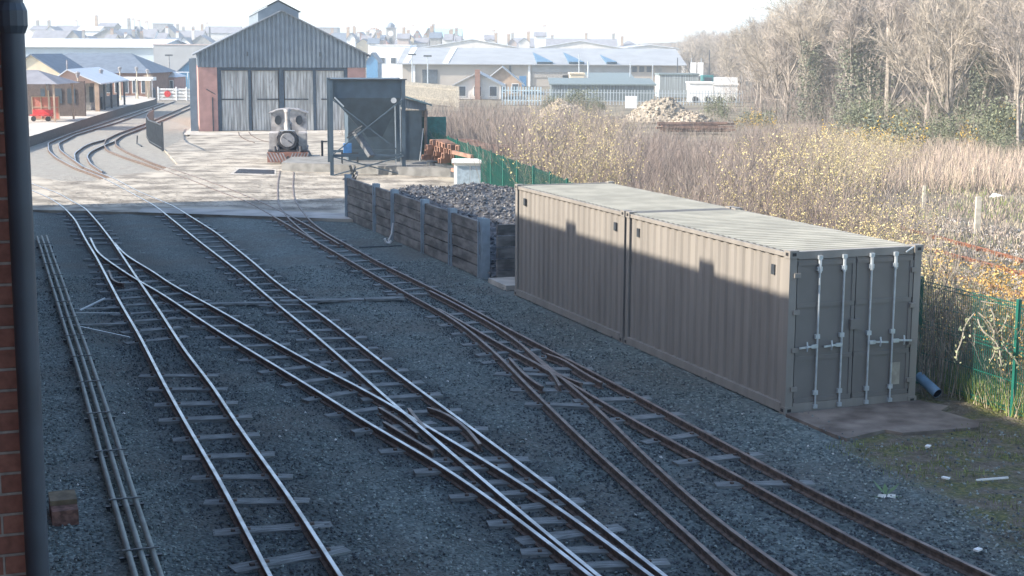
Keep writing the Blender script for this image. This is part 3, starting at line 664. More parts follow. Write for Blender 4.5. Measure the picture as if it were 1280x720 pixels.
m = MB(); m.tube([(0, .12, 1.16), (0, .3, 1.16), (0, 2.6, 1.16)], .42, 22); m.build('boiler', M_lb, t, smooth=False)
m = MB(); m.tube([(0, .10, 1.16), (0, .2, 1.16)], .47, 22); m.build('smokebox_ring', M_ld, t); m = MB(); m.tube([(0, .04, 1.16), (0, .14, 1.16)], [.33, .37], 22); m.tube([(0, .02, 1.16), (0, .06, 1.16)], .05, 8); sd = m.build('smokebox_door', M_grim, t)
MB().bar((-.22, .035, 1.32), (.22, .035, 1.0), .03).build('door_bar', M_ld, sd)
m = MB(); m.tube([(0, .5, 1.5), (0, .5, 1.66), (0, .5, 1.74), (0, .5, 2.45), (0, .5, 2.62)], [.2, .13, .115, .13, .19], 14); m.build('chimney', M_lg, t, smooth=True)
for x in (-.62, .62): MB().tube([(x, -.02, .62), (x, -.02, .86)], [.09, .07], 8).build('lamp', M_ld, t)
for x in (-.45, .45): MB().bar((x, .05, .6), (x, .3, 1.0), .06).build('stay', M_ld, t)
MB().tube([(-.36, .05, 1.62), (.36, .05, 1.62)], .025, 6).build('handrail', M_galv, t)
m = MB(); m.tube([(0, 1.5, 1.45), (0, 1.5, 1.9), (0, 1.5, 2.05)], [.2, .2, .1], 12); m.build('dome', M_lb, t, smooth=True)
for s_ in (-1, 1):
    m = MB(); m.box((s_ * .70, 1.75, 1.05), (.42, 1.9, .8)); m.build('side_tank', M_lg, t)
    m = MB(); m.tube([(s_ * .32, .3, 1.55), (s_ * .5, .2, 1.3), (s_ * .52, .18, .9), (s_ * .4, .2, .7)], .035, 6); m.build('pipe', M_ld, t)
m = MB(); cz = 2.36; pts = [(-.88, .65), (.88, .65), (.88, cz - .02), (.55, cz + .1), (0, cz + .15), (-.55, cz + .1), (-.88, cz - .02)]
# cab front with two spectacle openings rendered as real window parts
m.prism([(x, 2.7, z) for x, z in pts], (0, .05, 0)); fixn(m.build('cab_front', M_lg, t))
for s_ in (-1, 1):
    m = MB(); m.tube([(s_ * .52, 2.66, 2.0), (s_ * .52, 2.7, 2.0)], .17, 16); m.v = [(x, y, 2.0 + (z - 2.0) * 1.35) for x, y, z in m.v]; w = m.build('cab_window', M_dark, t)
    m = MB(); m.tube([(s_ * .52, 2.64, 2.0), (s_ * .52, 2.68, 2.0)], .19, 16, cap=False); m.v = [(x, y, 2.0 + (z - 2.0) * 1.35) for x, y, z in m.v]; m.build('rim', M_lb, w)
    MB().box((s_ * .86, 3.4, 1.5), (.04, 1.3, 1.7)).build('cab_side', M_lg, t)
m = MB(); m.prism([(-.98, 2.6, cz - .04), (-.55, 2.6, cz + .12), (0, 2.6, cz + .18), (.55, 2.6, cz + .12), (.98, 2.6, cz - .04), (.98, 2.6, cz), (.55, 2.6, cz + .16), (0, 2.6, cz + .22), (-.55, 2.6, cz + .16), (-.98, 2.6, cz)], (0, 1.7, 0)); fixn(m.build('cab_roof', M_lb, t))
for s_ in (-1, 1):
    for y in (.9, 2.0, 3.1):
        m = MB(); m.tube([(s_ * .30, y, .28), (s_ * .36, y, .28)], .28, 14); m.build('wheel', M_ld, t)
    m = MB(); m.box((s_ * .72, .8, .42), (.3, .7, .32)); m.build('cylinder', M_ld, t)

# ------------------------------------------------------------------ fence-side objects behind the coal
q = at(587, 222, 59); t = thing('white_cabinet', 'white framed cabinet with two pale glazed doors behind the coal heap', 'cabinet', (q.x, q.y, .1))
m = MB(); m.box((0, .35, .6), (1.25, .7, 1.0)); m.build('body', M_white, t); m = MB(); m.box((0, .3, 1.17), (1.42, .9, .12)); m.build('roof', M_white, t)
for x in (-.25, .29): MB().box((x, -.01, .62), (.5, .02, .72)).build('glazed_door', mat('pale_glass', (.34, .42, .48), .15), t)
t = thing('dark_skip', 'dark flat topped bin beside the white cabinet', 'bin', (at(628, 222, 59).x, 59.3, .1))
MB().box((0, 0, .65), (1.25, .9, 1.1)).build('body', M_hop, t); MB().box((-.05, -.02, 1.25), (1.5, 1.0, .08)).build('lid', mat('tan_timber2', (.3, .25, .18), .9), t)
st0 = at(594, 200, 63.5); rr = random.Random(11)
M_rs = mat('rust_pink_steel', (.30, .17, .12), .85, 0, .3, 3)
t = thing('rail_stack', 'stack of rusty channel shaped beams piled against the boundary fence', 'beam stack', (st0.x - .6, st0.y + 1.5, .1), -HD + .12)
m = MB(); m.box((.5, 0, .25), (1.6, 6.4, .5)); m.build('bearer', M_dark, t)
for lay in range(4):
    for k in range(11 - lay):
        y = -3.2 + k * .62 + lay * .25 + rr.uniform(-.06, .06); z = .5 + lay * .26 + k * .012; x0 = rr.uniform(-.25, .2) - lay * .12
        m = MB(); m.box((x0 + .6, y - .12, z + .1), (1.9, .05, .2)); m.box((x0 + .6, y + .12, z + .1), (1.9, .05, .2)); m.box((x0 + .6, y, z + .21), (1.9, .29, .03)); m.build('beam', M_rs, t)
for k, (x0, y0, x1, y1) in enumerate(((565,212,606,222), (578,207,600,215), (566,190,590,196))):
    o = MB().bar(at(x0, y0, 61), at(x1, y1, 60), .14).build('loose_beam', M_rs); tag(o, ('rusty loose beam lying lowest beside the white cabinet', 'short rusty beam lying just left of the cabinet roof', 'rusty beam lying against the left end of the beam stack')[k], 'beam')

# ------------------------------------------------------------------ generic small buildings (local: front at y=0 facing -y, centred on x)
M_slate = mat('blue_slate', (.13, .16, .20), .6, 0, .12, 1.5); M_slate2 = mat('grey_slate', (.22, .22, .24), .7, 0, .12, 1)
M_wind = mat('dark_window_glass', (.06, .08, .10), .12, 0, .2, 2); M_render = mat('pale_render', (.62, .60, .56), .9, 0, .06, 1)
M_cream = mat('cream_render', (.60, .52, .38), .9, 0, .06, 1); M_stone = mat('grey_stone', (.30, .29, .27), .9, 0, .15, 2)
M_whroof = mat('white_sheet_roof', (.58, .62, .65), .5, 0, .04, 1); M_redb = mat('brown_brick', (.28, .16, .12), .9, 0, .12, 2)
M_warm = mat('warm_stone', (.40, .30, .22), .9, 0, .12, 1.5); M_pot = mat('chimney_pot', (.35, .18, .11), .9)
M_skyblue = mat('pale_blue_sheet', (.42, .55, .62), .5, 0, .05, .5); M_bluep = mat('mid_blue_paint', (.05, .17, .34), .5)
M_grsheet = mat('grey_sheet', (.30, .31, .31), .5, 0, .08, .4); M_tealr = mat('teal_roof', (.15, .19, .19), .6)
def house(name, label, cat, x, y, w, d, he, ha, wm, rm, ridge='y', chim=(), wins=(0, 0), rz=0, group=None, z0=0, over=.25, win_h=1.1, hipf=.9):
    t = thing(name, label, cat, (x, y, z0), rz, group); hw = w / 2
    m = MB(); m.box((0, d / 2, he / 2), (w, d, he))
    if ridge == 'y' and ha > he: m.prism([(-hw, .001, he), (hw, .001, he), (0, .001, ha)], (0, d - .002, 0))
    elif ridge == 'x' and ha > he: m.prism([(-hw + .001, 0, he), (-hw + .001, d, he), (-hw + .001, d / 2, ha)], (w - .002, 0, 0))
    fixn(m.build('wall', wm, t)); o = over; m = MB()
    if ridge == 'y':
        s_ = (ha - he) / hw; ze = he - o * s_
        for s in (-1, 1): m.add([(0, -o, ha + .06), (s * (hw + o), -o, ze + .06), (s * (hw + o), d + o, ze + .06), (0, d + o, ha + .06), (0, -o, ha - .06), (s * (hw + o), -o, ze - .06), (s * (hw + o), d + o, ze - .06), (0, d + o, ha - .06)], [(0, 1, 2, 3), (7, 6, 5, 4), (0, 4, 5, 1), (1, 5, 6, 2), (3, 2, 6, 7)])
    elif ridge == 'x':
        s_ = (ha - he) / (d / 2); ze = he - o * s_
        for s in (-1, 1):
            ye = d / 2 + s * (d / 2 + o); m.add([(-hw - o, d / 2, ha + .06), (hw + o, d / 2, ha + .06), (hw + o, ye, ze + .06), (-hw - o, ye, ze + .06), (-hw - o, d / 2, ha - .06), (hw + o, d / 2, ha - .06), (hw + o, ye, ze - .06), (-hw - o, ye, ze - .06)], [(0, 1, 2, 3), (7, 6, 5, 4), (0, 4, 7, 3), (1, 2, 6, 5), (2, 3, 7, 6)])
    elif ridge == 'hip':
        i = min(d / 2, hw) * hipf; m.add([(-hw - o, -o, he), (hw + o, -o, he), (hw + o, d + o, he), (-hw - o, d + o, he), (-hw + i, d / 2, ha), (hw - i, d / 2, ha)], [(0, 1, 5, 4), (1, 2, 5), (2, 3, 4, 5), (3, 0, 4), (3, 2, 1, 0)])
    elif ridge == 'mono':
        m.add([(-hw - o, -o, he), (hw + o, -o, he), (hw + o, d, ha), (-hw - o, d, ha), (-hw - o, -o, he - .15), (hw + o, -o, he - .15), (hw + o, d, ha - .15), (-hw - o, d, ha - .15)], [(0, 1, 2, 3), (7, 6, 5, 4), (0, 4, 5, 1), (1, 5, 6, 2), (3, 7, 4, 0)])
    else: m.box((0, d / 2, he + .1), (w + .2, d + .2, .2))
    ro = fixn(m.build('roof', rm, t))
    for fx, ch in chim:
        m = MB(); cx = -hw + fx * w; cyy = d / 2 if ridge == 'x' else min(1.2, d / 2)
        zb = (ha - 1.0) if ridge in ('x', 'flat') else max(he, ha - abs(cx) / hw * (ha - he) - .4)
        if ridge == 'flat': zb = he
        top = ha + ch; m.box((cx, cyy, (zb + top) / 2), (.75, .5, top - zb)); m.box((cx, cyy, top + .05), (.85, .6, .12))
        c = m.build('chimney', random.choice((M_warm, M_stone, M_render)), ro)
        m = MB(); [m.tube([(cx + q, cyy, top + .1), (cx + q, cyy, top + .45)], .09, 6) for q in (-.25, .05, .3)]; m.build('chimney_pot', M_pot, ro)
    nc, nr = wins
    for r in range(nr):
        for c in range(nc):
            wx = -hw + (c + .5) * w / nc; wz = he * (r + .55) / nr; ww = min(1.0, w / nc * .45); m = MB(); m.box((wx, -.03, wz), (ww + .14, .07, win_h + .14)); m.k = 1; m.box((wx, -.05, wz), (ww, .06, win_h)); m.build('window', [M_white, M_wind], t)
    return t
def px_house(name, label, cat, x0, x1, yr, ye, Y, d, wm, rm, **k):
    p = at((x0 + x1) / 2, ye, Y); w = (x1 - x0) / FPX * Y; ha = at((x0 + x1) / 2, yr, Y).z; z0 = k.pop('z0', 0)
    return house(name, label, cat, p.x, Y, w, d, p.z - z0, ha - z0, wm, rm, z0=z0, **k)

# ------------------------------------------------------------------ platform and station buildings
PZ = .6
P = [g(x, y, PZ) for x, y in [(-30,190),(47,167.5),(110,147.5),(160,132.5),(192,124.5),(196,122.5),(170,119.5),(60,119.5),(-60,130)]]; n = len(P)
m = MB(); m.add(P + [Vector((p.x, p.y, -.05)) for p in P], [tuple(range(n))] + [(i, (i + 1) % n, n + (i + 1) % n, n + i) for i in range(n)])
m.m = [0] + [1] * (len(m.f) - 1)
po = tag(fixn(m.build('platform', [mat('pale_platform_surface', (.46, .43, .38), .9, 0, .12, .7), mat('shaded_platform_face', (.10, .095, .09), .9)])), 'long pale station platform beside the curving tracks at the left', 'platform')  # face colour darkened to carry the shade on the platform's side
def pl(px, py): return g(px, py, PZ)
def lamp_post(px, py, ytop, label, col=M_cream):
    q = pl(px, py); h = at(px, ytop, q.y).z - PZ; t = thing('platform_lamp', label, 'lamp post', q, 0, 'lamp posts on the platform')
    MB().tube([(0, 0, 0), (0, 0, .5), (0, 0, .55), (0, 0, h - .5)], [.1, .1, .06, .05], 8).build('post', col, t)
    m = MB(); m.tube([(0, 0, h - .5), (0, 0, h - .15), (0, 0, h - .12), (0, 0, h)], [.1, .2, .22, .03], 8); m.build('lantern', M_grim, t); return t
lamp_post(62, 151, 104, 'leftmost platform lamp post, in front of the red hoarding')
t_ = lamp_post(99, 142, 89, 'platform lamp post with a small sign plate, before the gabled canopy')
MB().box((0, -.08, 2.1), (.75, .04, .75)).build('sign_plate', M_render, t_)
lamp_post(128, 134, 86, 'platform lamp post beside the brick pier of the gabled canopy'); lamp_post(151, 125.5, 83, 'platform lamp post before the long blue roofed building'); lamp_post(172, 123.5, 83, 'pale platform lamp post by the white railed veranda'); lamp_post(185.5, 123, 86, 'farthest platform lamp post, next to the crossing gate')
q = pl(95, 139)
# gabled waiting canopy
Yc = 121.0; cxx = at(93.5, 104, Yc).x; wC = 57 / FPX * Yc; heC = at(93, 104, Yc).z; haC = at(85, 87.5, Yc).z
t = thing('platform_canopy', 'gabled canopy shelter with pale pink gable and white roof on the platform', 'canopy', (cxx, Yc, PZ), R_(6)); he, ha = heC - PZ, haC - PZ; hw = wC / 2; rx = -hw + wC * .36; D = 15
m = MB(); m.prism([(-hw, 0, he), (hw, 0, he), (rx, 0, ha)], (0, .15, 0)); fixn(m.build('gable', mat('pink_boards', (.44, .30, .24), .8, 0, .05, 2), t))
m = MB(); o = .25
for xe in (-hw - o, hw + o): m.add([(rx, -.3, ha + .08), (xe, -.3, he + .0), (xe, D, he + .0), (rx, D, ha + .08), (rx, -.3, ha - .02), (xe, -.3, he - .1), (xe, D, he - .1), (rx, D, ha - .02)], [(0, 1, 2, 3), (7, 6, 5, 4), (0, 4, 5, 1), (1, 5, 6, 2), (3, 2, 6, 7)])
ro = fixn(m.build('roof', M_whroof, t)); MB().tube([(rx, -.2, ha), (rx, -.2, ha + .8)], .05, 6).build('finial', M_grim, ro)
for y in (.1, 3.6, 7.2, 10.8, 14.4):
    MB().box((hw - .15, y, he / 2), (.34 if y < 1 else .16, .34 if y < 1 else .16, he)).build('post', M_warm if y < 1 else M_blueframe, t)
for x in (-hw + .2, -.3): MB().box((x, .3, he / 2), (.2, .2, he)).build('post', M_blueframe, t)
m = MB(); m.box((-.3, 6, he / 2), (wC - 1.4, 8, he - .1)); w = m.build('wall', M_stone, t)
for k in range(4): MB().box((-1.0 + k * .65, 1.97, 1.3), (.35, .06, 1.3)).build('window', M_wind, w)
MB().box((hw - .6, 9, .5), (.1, 8, 1.0)).build('railing_panel', M_blueframe, t)
m = MB(); [m.box((-hw + .55 + k * .28, -.05, he - .5), (.16, .2, .3)) for k in range(4)]; m.build('lamp_cluster', M_white, t)
# left hipped canopy
Yl = 103; t = house('platform_canopy', 'low hipped slate canopy on posts at the left end of the platform', 'canopy', at(50, 110, Yl).x - 1.0, Yl + 2, 3.9, 4, .01, .02, M_stone, M_slate2, z0=PZ) if False else None
t = thing('platform_canopy', 'grey hipped canopy on posts at the left, half hidden by the downpipe', 'canopy', (at(38, 110, Yl).x, Yl, PZ)); he = at(50, 105, Yl).z - PZ; ha = at(45, 88, Yl).z - PZ
m = MB(); m.add([(-2.6, -.4, he), (2.0, -.4, he), (2.0, 5, he), (-2.6, 5, he), (-.9, 2.3, ha), (-.2, 2.3, ha)], [(0, 1, 5, 4), (1, 2, 5), (2, 3, 4, 5), (3, 0, 4), (3, 2, 1, 0)]); fixn(m.build('roof', M_slate2, t))
for x in (-2.2, -.3, 1.6):
    for y in (0, 4.4): MB().box((x, y, he / 2), (.12, .12, he)).build('post', M_warm, t)
m = MB(); m.box((-1.2, 9.6, he / 2), (4.4, .2, he)); w = m.build('wall', mat('shaded_brown_wall', (.11, .085, .075), .9), t)  # shade behind the canopy is put into this wall's dark brown
for x in (-1.4, -.4, .6): MB().box((x - .6, 9.46, 1.5), (.6, .06, 1.1)).build('window', M_wind, w)
# hoarding, barrow, yellow box, benches, flowers
q = at(58, 147, 106.5); t = thing('red_hoarding', 'pinkish red panelled hoarding on the platform behind the red barrow', 'hoarding', (q.x, q.y, PZ))
hh = at(58, 121, q.y).z - PZ; hwid = 33 / FPX * q.y
m = MB(); m.box((0, 0, hh / 2), (hwid, .08, hh)); m.build('panel', mat('salmon_red_board', (.45, .16, .12), .7, 0, .06, 2), t)
m = MB(); [m.box((-hwid / 2 + k * hwid / 3, -.06, hh / 2), (.07, .06, hh)) for k in range(4)]; [m.box((0, -.06, z), (hwid, .05, .06)) for z in (.05, hh * .55, hh)]; m.build('frame', M_warm, t)
q = pl(53, 151.5); t = thing('platform_barrow', 'bright red platform barrow in front of the hoarding', 'barrow', q)
m = MB(); m.box((0, 0, .42), (1.5, .7, .1)); m.box((0, .3, .62), (1.5, .05, .35)); m.build('deck', mat('bright_red_paint', (.55, .05, .05), .5), t)
for x in (-.5, .5): MB().tube([(x, -.38, .18), (x, -.32, .18)], .18, 12).build('wheel', M_black, t)
q = pl(88, 143); t = thing('yellow_kiosk', 'small ochre yellow cabinet standing on the platform', 'cabinet', q); MB().box((0, 0, .5), (.45, .4, 1.0)).build('body', mat('ochre_paint', (.5, .28, .07), .6), t); MB().box((0, 0, 1.03), (.65, .5, .08)).build('top', M_warm, t)
for px, py, lb in ((120, 133, 'low pale tub of yellow flowers under the gabled canopy'), (115, 137, 'pale low trough on the platform in front of the gabled canopy')):
    q = pl(px, py); t = thing('planter', lb, 'planter', q); MB().box((0, 0, .15), (.8, .35, .3)).build('tub', M_render, t)
    if px == 120: 
        m = MB(); [stone(m, Vector((random.uniform(-.35, .35), random.uniform(-.1, .1), .35)), .07, random) for _ in range(30)]; m.build('flowers', mat('yellow_flower', (.6, .45, .05), .8), t)
q = pl(163, 124); t = thing('veranda', 'white railed veranda with a flat pale canopy on the far station building', 'veranda', (q.x, q.y + 3, PZ))
MB().box((0, 0, 2.0), (3.6, 1.5, .35)).build('canopy_board', M_white, t); [MB().box((x, -.7, 1), (.1, .1, 2)).build('post', M_grim, t) for x in (-1.7, 0, 1.7)]
# buildings behind the platform
px_house('station_building', 'long station building with a big blue slate roof behind the platform', 'building', 30, 184, 66.5, 91, 166, 12, M_redb, M_slate, ridge='hip', hipf=.55, wins=(14, 1), over=.5, win_h=1.6)
px_house('gabled_house', 'cream gabled building at the left, its gable edged in brown brick', 'building', 2, 78, 68, 93, 150, 10, M_cream, M_slate, ridge='y', wins=(3, 1))
t = px_house('brick_pier', 'sunlit orange brick pier at the end of the long station building', 'pier', 181, 187, 95, 96, 161, .8, M_warm, M_warm, ridge='flat') 
px_house('waiting_room', 'small pink brown waiting room with a pale hipped roof behind the crossing gate', 'building', 187, 218, 87, 96.5, 176, 6, M_pink, M_whroof, ridge='hip', wins=(4, 1), win_h=1.3)
px_house('blue_shed', 'blue painted gabled shed between the waiting room and the engine shed', 'building', 219, 262, 73, 92, 186, 9, mat('sky_blue_boards', (.10, .27, .42), .6), M_slate, ridge='y', wins=(3, 1))
px_house('warehouse', 'big white warehouse with a shallow white roof behind the station', 'warehouse', 10, 193, 48, 58.5, 262, 30, mat('pale_blue_white_cladding', (.44, .52, .58), .6, 0, .04, .3), M_whroof, ridge='x', over=.6)
px_house('blank_hall', 'large blank grey hall to the right of the white warehouse', 'warehouse', 192, 262, 55, 56.5, 258, 30, mat('blank_grey_wall', (.36, .37, .38), .8, 0, .06, .3), mat('pinkish_flat_roof', (.5, .42, .4), .8), ridge='flat')
# white crossing gate with red disc
ga = at(198, 125.5, 166); t = thing('crossing_gate', 'white barred crossing gate with a round red disc', 'gate', (ga.x, 166, 0)); gw = 45 / FPX * 166; GH = 1.25
for z in (.15, .5, .85, GH): MB().box((gw / 2, 0, z), (gw, .06, .13)).build('bar', M_white, t)
for x in (0, gw * .5, gw * .78, gw): MB().box((x, -.02, .75), (.14, .12, 1.5)).build('post', M_white, t)
m = MB(); m.tube([(gw * .26, -.1, .72), (gw * .26, -.05, .72)], .36, 20); m.build('red_disc', mat('signal_red', (.55, .03, .03), .5), t)
for p, q in (((0, 0, .1), (gw * .5, 0, 1.2)), ((gw * .5, 0, 1.2), (gw, 0, .1))): MB().bar(p, q, .07).build('brace', M_white, t)
MB().box((gw / 2, .1, .7), (gw, .03, 1.1)).build('mesh_backing', M_render, t)
q = at(212, 122, 172); t = thing('goal_frame', 'thin white metal frame standing before the blue shed', 'frame', (at(229, 100, 180).x, 180, 0))
for x in (-.55, .55): MB().box((x, 0, 1.45), (.08, .08, 2.9)).build('post', M_white, t)
MB().box((-.3, 0, 2.9), (2.2, .08, .1)).build('crossbar', M_white, t)
q = at(194, 120, 168); t = thing('dark_barrel', 'dark rounded signal cabinet at the platform end', 'cabinet', (q.x, 167, .0)); MB().tube([(0, 0, 0), (0, 0, 1.1), (0, 0, 1.4)], [.3, .3, .15], 10).build('body', M_blueframe, t)
# curved black railing
t = thing('black_railing', 'short curved black metal railing left of the engine shed', 'railing'); pts = [(g(192, 160, .1), 1.25), (g(186, 165, .1), 1.3), (g(183.5, 172, .1), 1.35), (g(187, 179, .1), 1.35), (g(195, 184, .1), 1.4), (g(203.5, 189, .1), 1.4)]
ptop = []
for i in range(len(pts) - 1):
    p, h1 = pts[i]; q, h2 = pts[i + 1]; m = MB(); nn = max(2, int((q - p).length / .22))
    for k in range(nn): c = p.lerp(q, k / nn); m.bar((c.x, c.y, .12), (c.x, c.y, .1 + h1), .035)
    m.bar(p + Vector((0, 0, h1)), q + Vector((0, 0, h2)), .06); m.bar(p + Vector((0, 0, .15)), q + Vector((0, 0, .15)), .05); m.build('bar_panel', M_dark, t)
for i in (0, 5): p, h = pts[i]; MB().box((p.x, p.y, .1 + (h + .2) / 2), (.11, .11, h + .2)).build('post', M_dark, t)
t = thing('hand_lever', 'small dark ground lever left of the black railing', 'lever', g(171, 180)); MB().tube([(0, 0, 0), (.05, 0, .5)], .04).build('handle', M_dark, t); MB().bar((0, 0, .05), (.9, -2.5, .03), .06).build('rod', M_dark, t)

# ------------------------------------------------------------------ retail hall and yard to the right of the shed
YS = 240
t = px_house('retail_hall', 'long low retail hall with grey pitched roof and blue triangular skylights', 'supermarket', 505, 850, 60.5, 80, YS, 34, mat('tan_wall', (.40, .36, .31), .9, 0, .08, .2), M_grsheet, ridge='x', over=.8)
def on_hall(name, x0, y0, x1, y1, mt, dy=.12):
    a, b = at(x0, y1, YS), at(x1, y0, YS); m = MB(); m.box(((a.x + b.x) / 2 - t.location.x, -dy / 2, (a.z + b.z) / 2), (b.x - a.x, dy, b.z - a.z)); return m.build(name, mt, t)
on_hall('window', 528, 87, 547, 104, M_wind); on_hall('door', 649, 95, 658, 108, M_bluep); on_hall('door', 703, 94, 713, 105, M_bluep); on_hall('downpipe', 636, 82, 639, 95, M_dark)
on_hall('wall_panel', 665, 82, 790, 90, M_grsheet); on_hall('wall_panel', 665, 91, 788, 97, mat('taupe_panel', (.33, .31, .28), .9))
for x0 in (790, 799, 808): on_hall('window', x0, 83, x0 + 6, 90, M_wind)
on_hall('window', 819, 83, 827, 90, M_stone)
for x in (516, 660): 
    on_hall('pier', x, 80, x + 3, 108, M_white, .3)
def roofpt(x, f): # point on front roof slope, fraction f from eave to ridge
    e = at(x, 80, YS); r = at(x, 60.5, YS); return Vector((e.x - t.location.x, -0.0 + 17 * f, e.z + (r.z - e.z) * f))
for xa, xb, f in ((667, 691, .72), (707, 730, .72), (754, 771, .55)):
    A_ = roofpt(xa, f); Bq = roofpt(xa + 4, 0.0); Cq = roofpt(xb, 0.0); up = Vector((0, -.25, .25))
    m = MB(); m.add([A_ + up * .4, Bq + up + Vector((0, -.5, .1)), Cq + up + Vector((0, -.5, .1)), A_ - up, Bq - up, Cq - up], [(0, 1, 2), (5, 4, 3), (0, 3, 4, 1), (1, 4, 5, 2), (2, 5, 3, 0)]); fixn(m.build('skylight', mat('blue_glazing', (.06, .15, .24), .4), t))
for xa, xb in ((510, 507), (563, 557)):
    a1, b1 = roofpt(xa, 1), roofpt(xb, 0); m = MB(); m.bar(a1 + Vector((0, -.1, .15)), b1 + Vector((0, -.1, .15)), .9, .12); m.build('roof_strip', M_white, t)
# white tented roofs behind
for i, (x0, x1, yr, ye, Y) in enumerate(((515, 665, 49, 62, 300), (660, 790, 51, 62, 305), (762, 862, 56, 62, 310))):
    px_house('white_hall', ('leftmost white shallow gabled roof rising behind the retail hall', 'middle white shallow gabled roof rising behind the retail hall', 'rightmost, flattest white roof behind the retail hall')[i], 'hall', x0, x1, yr, ye, Y, 20, M_render, M_whroof, ridge='y')
# gabled cottage
px_house('gabled_cottage', 'small gabled building with cream side and grey roof before the retail hall', 'building', 603, 652, 84, 104, 196, 14, M_warm, M_grsheet, ridge='y', rz=.0, wins=(3, 1), over=.4)
t = px_house('white_gabled_house', 'white fronted low gabled house with a tall brick chimney', 'building', 568, 626, 91, 106, 176, 12, M_render, M_grsheet, ridge='y', wins=(3, 1), over=.4)
MB().box((-.0, -.35, 1.6), (.6, .6, 3.7)).build('chimney', M_redb, t)
px_house('white_block', 'tall plain white block standing left of the retail hall', 'building', 471, 512, 55, 57, 300, 20, M_white, M_white, ridge='flat', wins=(3, 1))
px_house('blue_gabled_hut', 'small bright blue gabled hut beside the tall white block', 'hut', 458, 472, 66, 76, 262, 8, mat('hut_blue', (.08, .25, .45), .6), M_slate, ridge='y')
px_house('green_roofed_store', 'long low store with slatted dark sides and pale green roof behind the scrub', 'store', 690, 817, 99, 105, 172, 8, mat('dark_slats', (.13, .16, .165), .7, 0, .5, 14, streak=(1, .01, .01)), M_tealr, ridge='mono')
px_house('green_roofed_store', 'short teal roofed building just behind the long slatted store', 'store', 738, 792, 92, 99, 196, 10, M_stone, M_tealr, ridge='mono')
px_house('cream_cabin', 'small cream box cabin behind the green bush', 'cabin', 713, 730, 92, 93, 188, 5, M_cream, M_cream, ridge='flat', wins=(3, 1), win_h=.4)
px_house('slatted_enclosure', 'pale grey slatted enclosure with green top left of the white trailers', 'enclosure', 825, 873, 93, 94, 186, 6, mat('grey_slats', (.28, .31, .31), .7, 0, .4, 16, streak=(1, .01, .01)), M_tealr, ridge='flat')
def fence_line(name, label, p0, p1, h, gap, wdt, mt, kind_='fence'):
    t = thing(name, label, kind_); d = p1 - p0; n = int(d.length / gap); m = MB()
    for k in range(n + 1): c = p0 + d * (k / n); m.box((c.x, c.y, h / 2), (wdt, .03, h + random.uniform(-.05, .05)))
    m.build('pales', mt, t); m = MB(); [m.bar(p0 + Vector((0, .05, z)), p1 + Vector((0, .05, z)), .06) for z in (h * .25, h * .8)]; m.build('rail', mt, t)
    for k in range(0, n + 1, max(1, n // 8)): c = p0 + d * (k / n); MB().box((c.x, c.y + .08, h / 2), (.1, .1, h)).build('post', mt, t)
M_pale = mat('pale_timber', (.50, .45, .36), .85)
fence_line('palisade_fence', 'tall pale timber palisade fence at the left of the scrub', Vector((at(498, 110, 175).x, 175, 0)), Vector((at(572, 118, 150).x, 150, 0)), 2.1, .8, .34, M_pale)
fence_line('palisade_fence', 'long light grey palisade fence behind the pale stone mounds', Vector((at(672, 118, 160).x, 160, 0)), Vector((at(928, 122, 158).x, 158, 0)), 1.6, .32, .07, M_galv)
fence_line('palisade_fence', 'short pale blue grey palisade fence below the white fronted house', Vector((at(628, 116, 158).x, 158, 0)), Vector((at(676, 118, 157).x, 157, 0)), 1.9, .3, .12, M_skyblue)
for i, (x0, x1) in enumerate(((862, 892), (893, 922))):
    t = px_house('white_trailer', ('left one of two white trailers parked behind the fence', 'right one of two white trailers parked behind the fence')[i], 'trailer', x0, x1, 104 + i * 2, 104.5 + i * 2, 168, 2.6, M_white, M_white, ridge='flat', over=0)
    for x in (-.7, .7): MB().tube([(x, -.1, .35), (x, .1, .35)], .35, 12).build('wheel', M_black, t)
t = thing('lorry', 'teal cabbed lorry with white load beside the white trailers', 'lorry', (at(895, 104, 180).x, 180, 0))
zz = at(895, 95, 180).z
m = MB(); m.box((-1.1, 0, zz - .8), (1.3, 2, 1.8)); m.build('cab', mat('teal_paint', (.04, .18, .18), .4), t); MB().box((1.0, 0, zz - .7), (2.9, 2, 1.1)).build('load', M_white, t); MB().box((.4, 0, .8), (4.4, 1.8, .3)).build('chassis', M_dark, t); MB().box((-1.1, -1.02, zz - .45), (.9, .05, .6)).build('window', M_wind, t)
for x in (-1.2, .8, 1.9): MB().tube([(x, -1.05, .45), (x, -.8, .45)], .45, 12).build('wheel', M_black, t)
for i, (x0, x1, y0, y1, Y) in enumerate(((862, 880, 78, 95, 200), (926, 943, 79, 95, 205))):
    a = at(x0, y1, Y); b = at(x1, y0, Y); t = thing('sign_board', ('white boards on twin posts above the slatted enclosure', 'white boards on twin posts against the wooded slope')[i], 'sign board', ((a.x + b.x) / 2, Y, 0)); w = b.x - a.x
    for k in (-.25, .25): MB().box((k * w, -.05, (a.z + b.z) / 2), (w * .42, .06, b.z - a.z)).build('board', M_white, t)
    for k in (-.4, .3): MB().box((k * w, .05, b.z / 2 + .3), (.1, .1, b.z + .6)).build('post', M_galv, t)
def mast(px, ytop, Y, label, r=.09, mt=M_galv, head=False):
    p = at(px, ytop, Y); t = thing('mast', label, 'mast', (p.x, Y, 0)); MB().tube([(0, 0, 0), (0, 0, p.z)], [r, r * .7], 6).build('pole', mt, t)
    if head: MB().box((0, 0, p.z), (1.0, .2, .2)).build('lamp_head', M_dark, t)
mast(887, 62, 200, 'tall dark mast rising between the two white sign boards', mt=M_dark); mast(847, 72, 225, 'dark mast at the right end of the retail hall', mt=M_dark)
mast(515, 68, 190, 'left one of two yard lamp columns before the retail hall', head=True); mast(534.5, 70, 185, 'right one of two yard lamp columns before the retail hall', head=True)
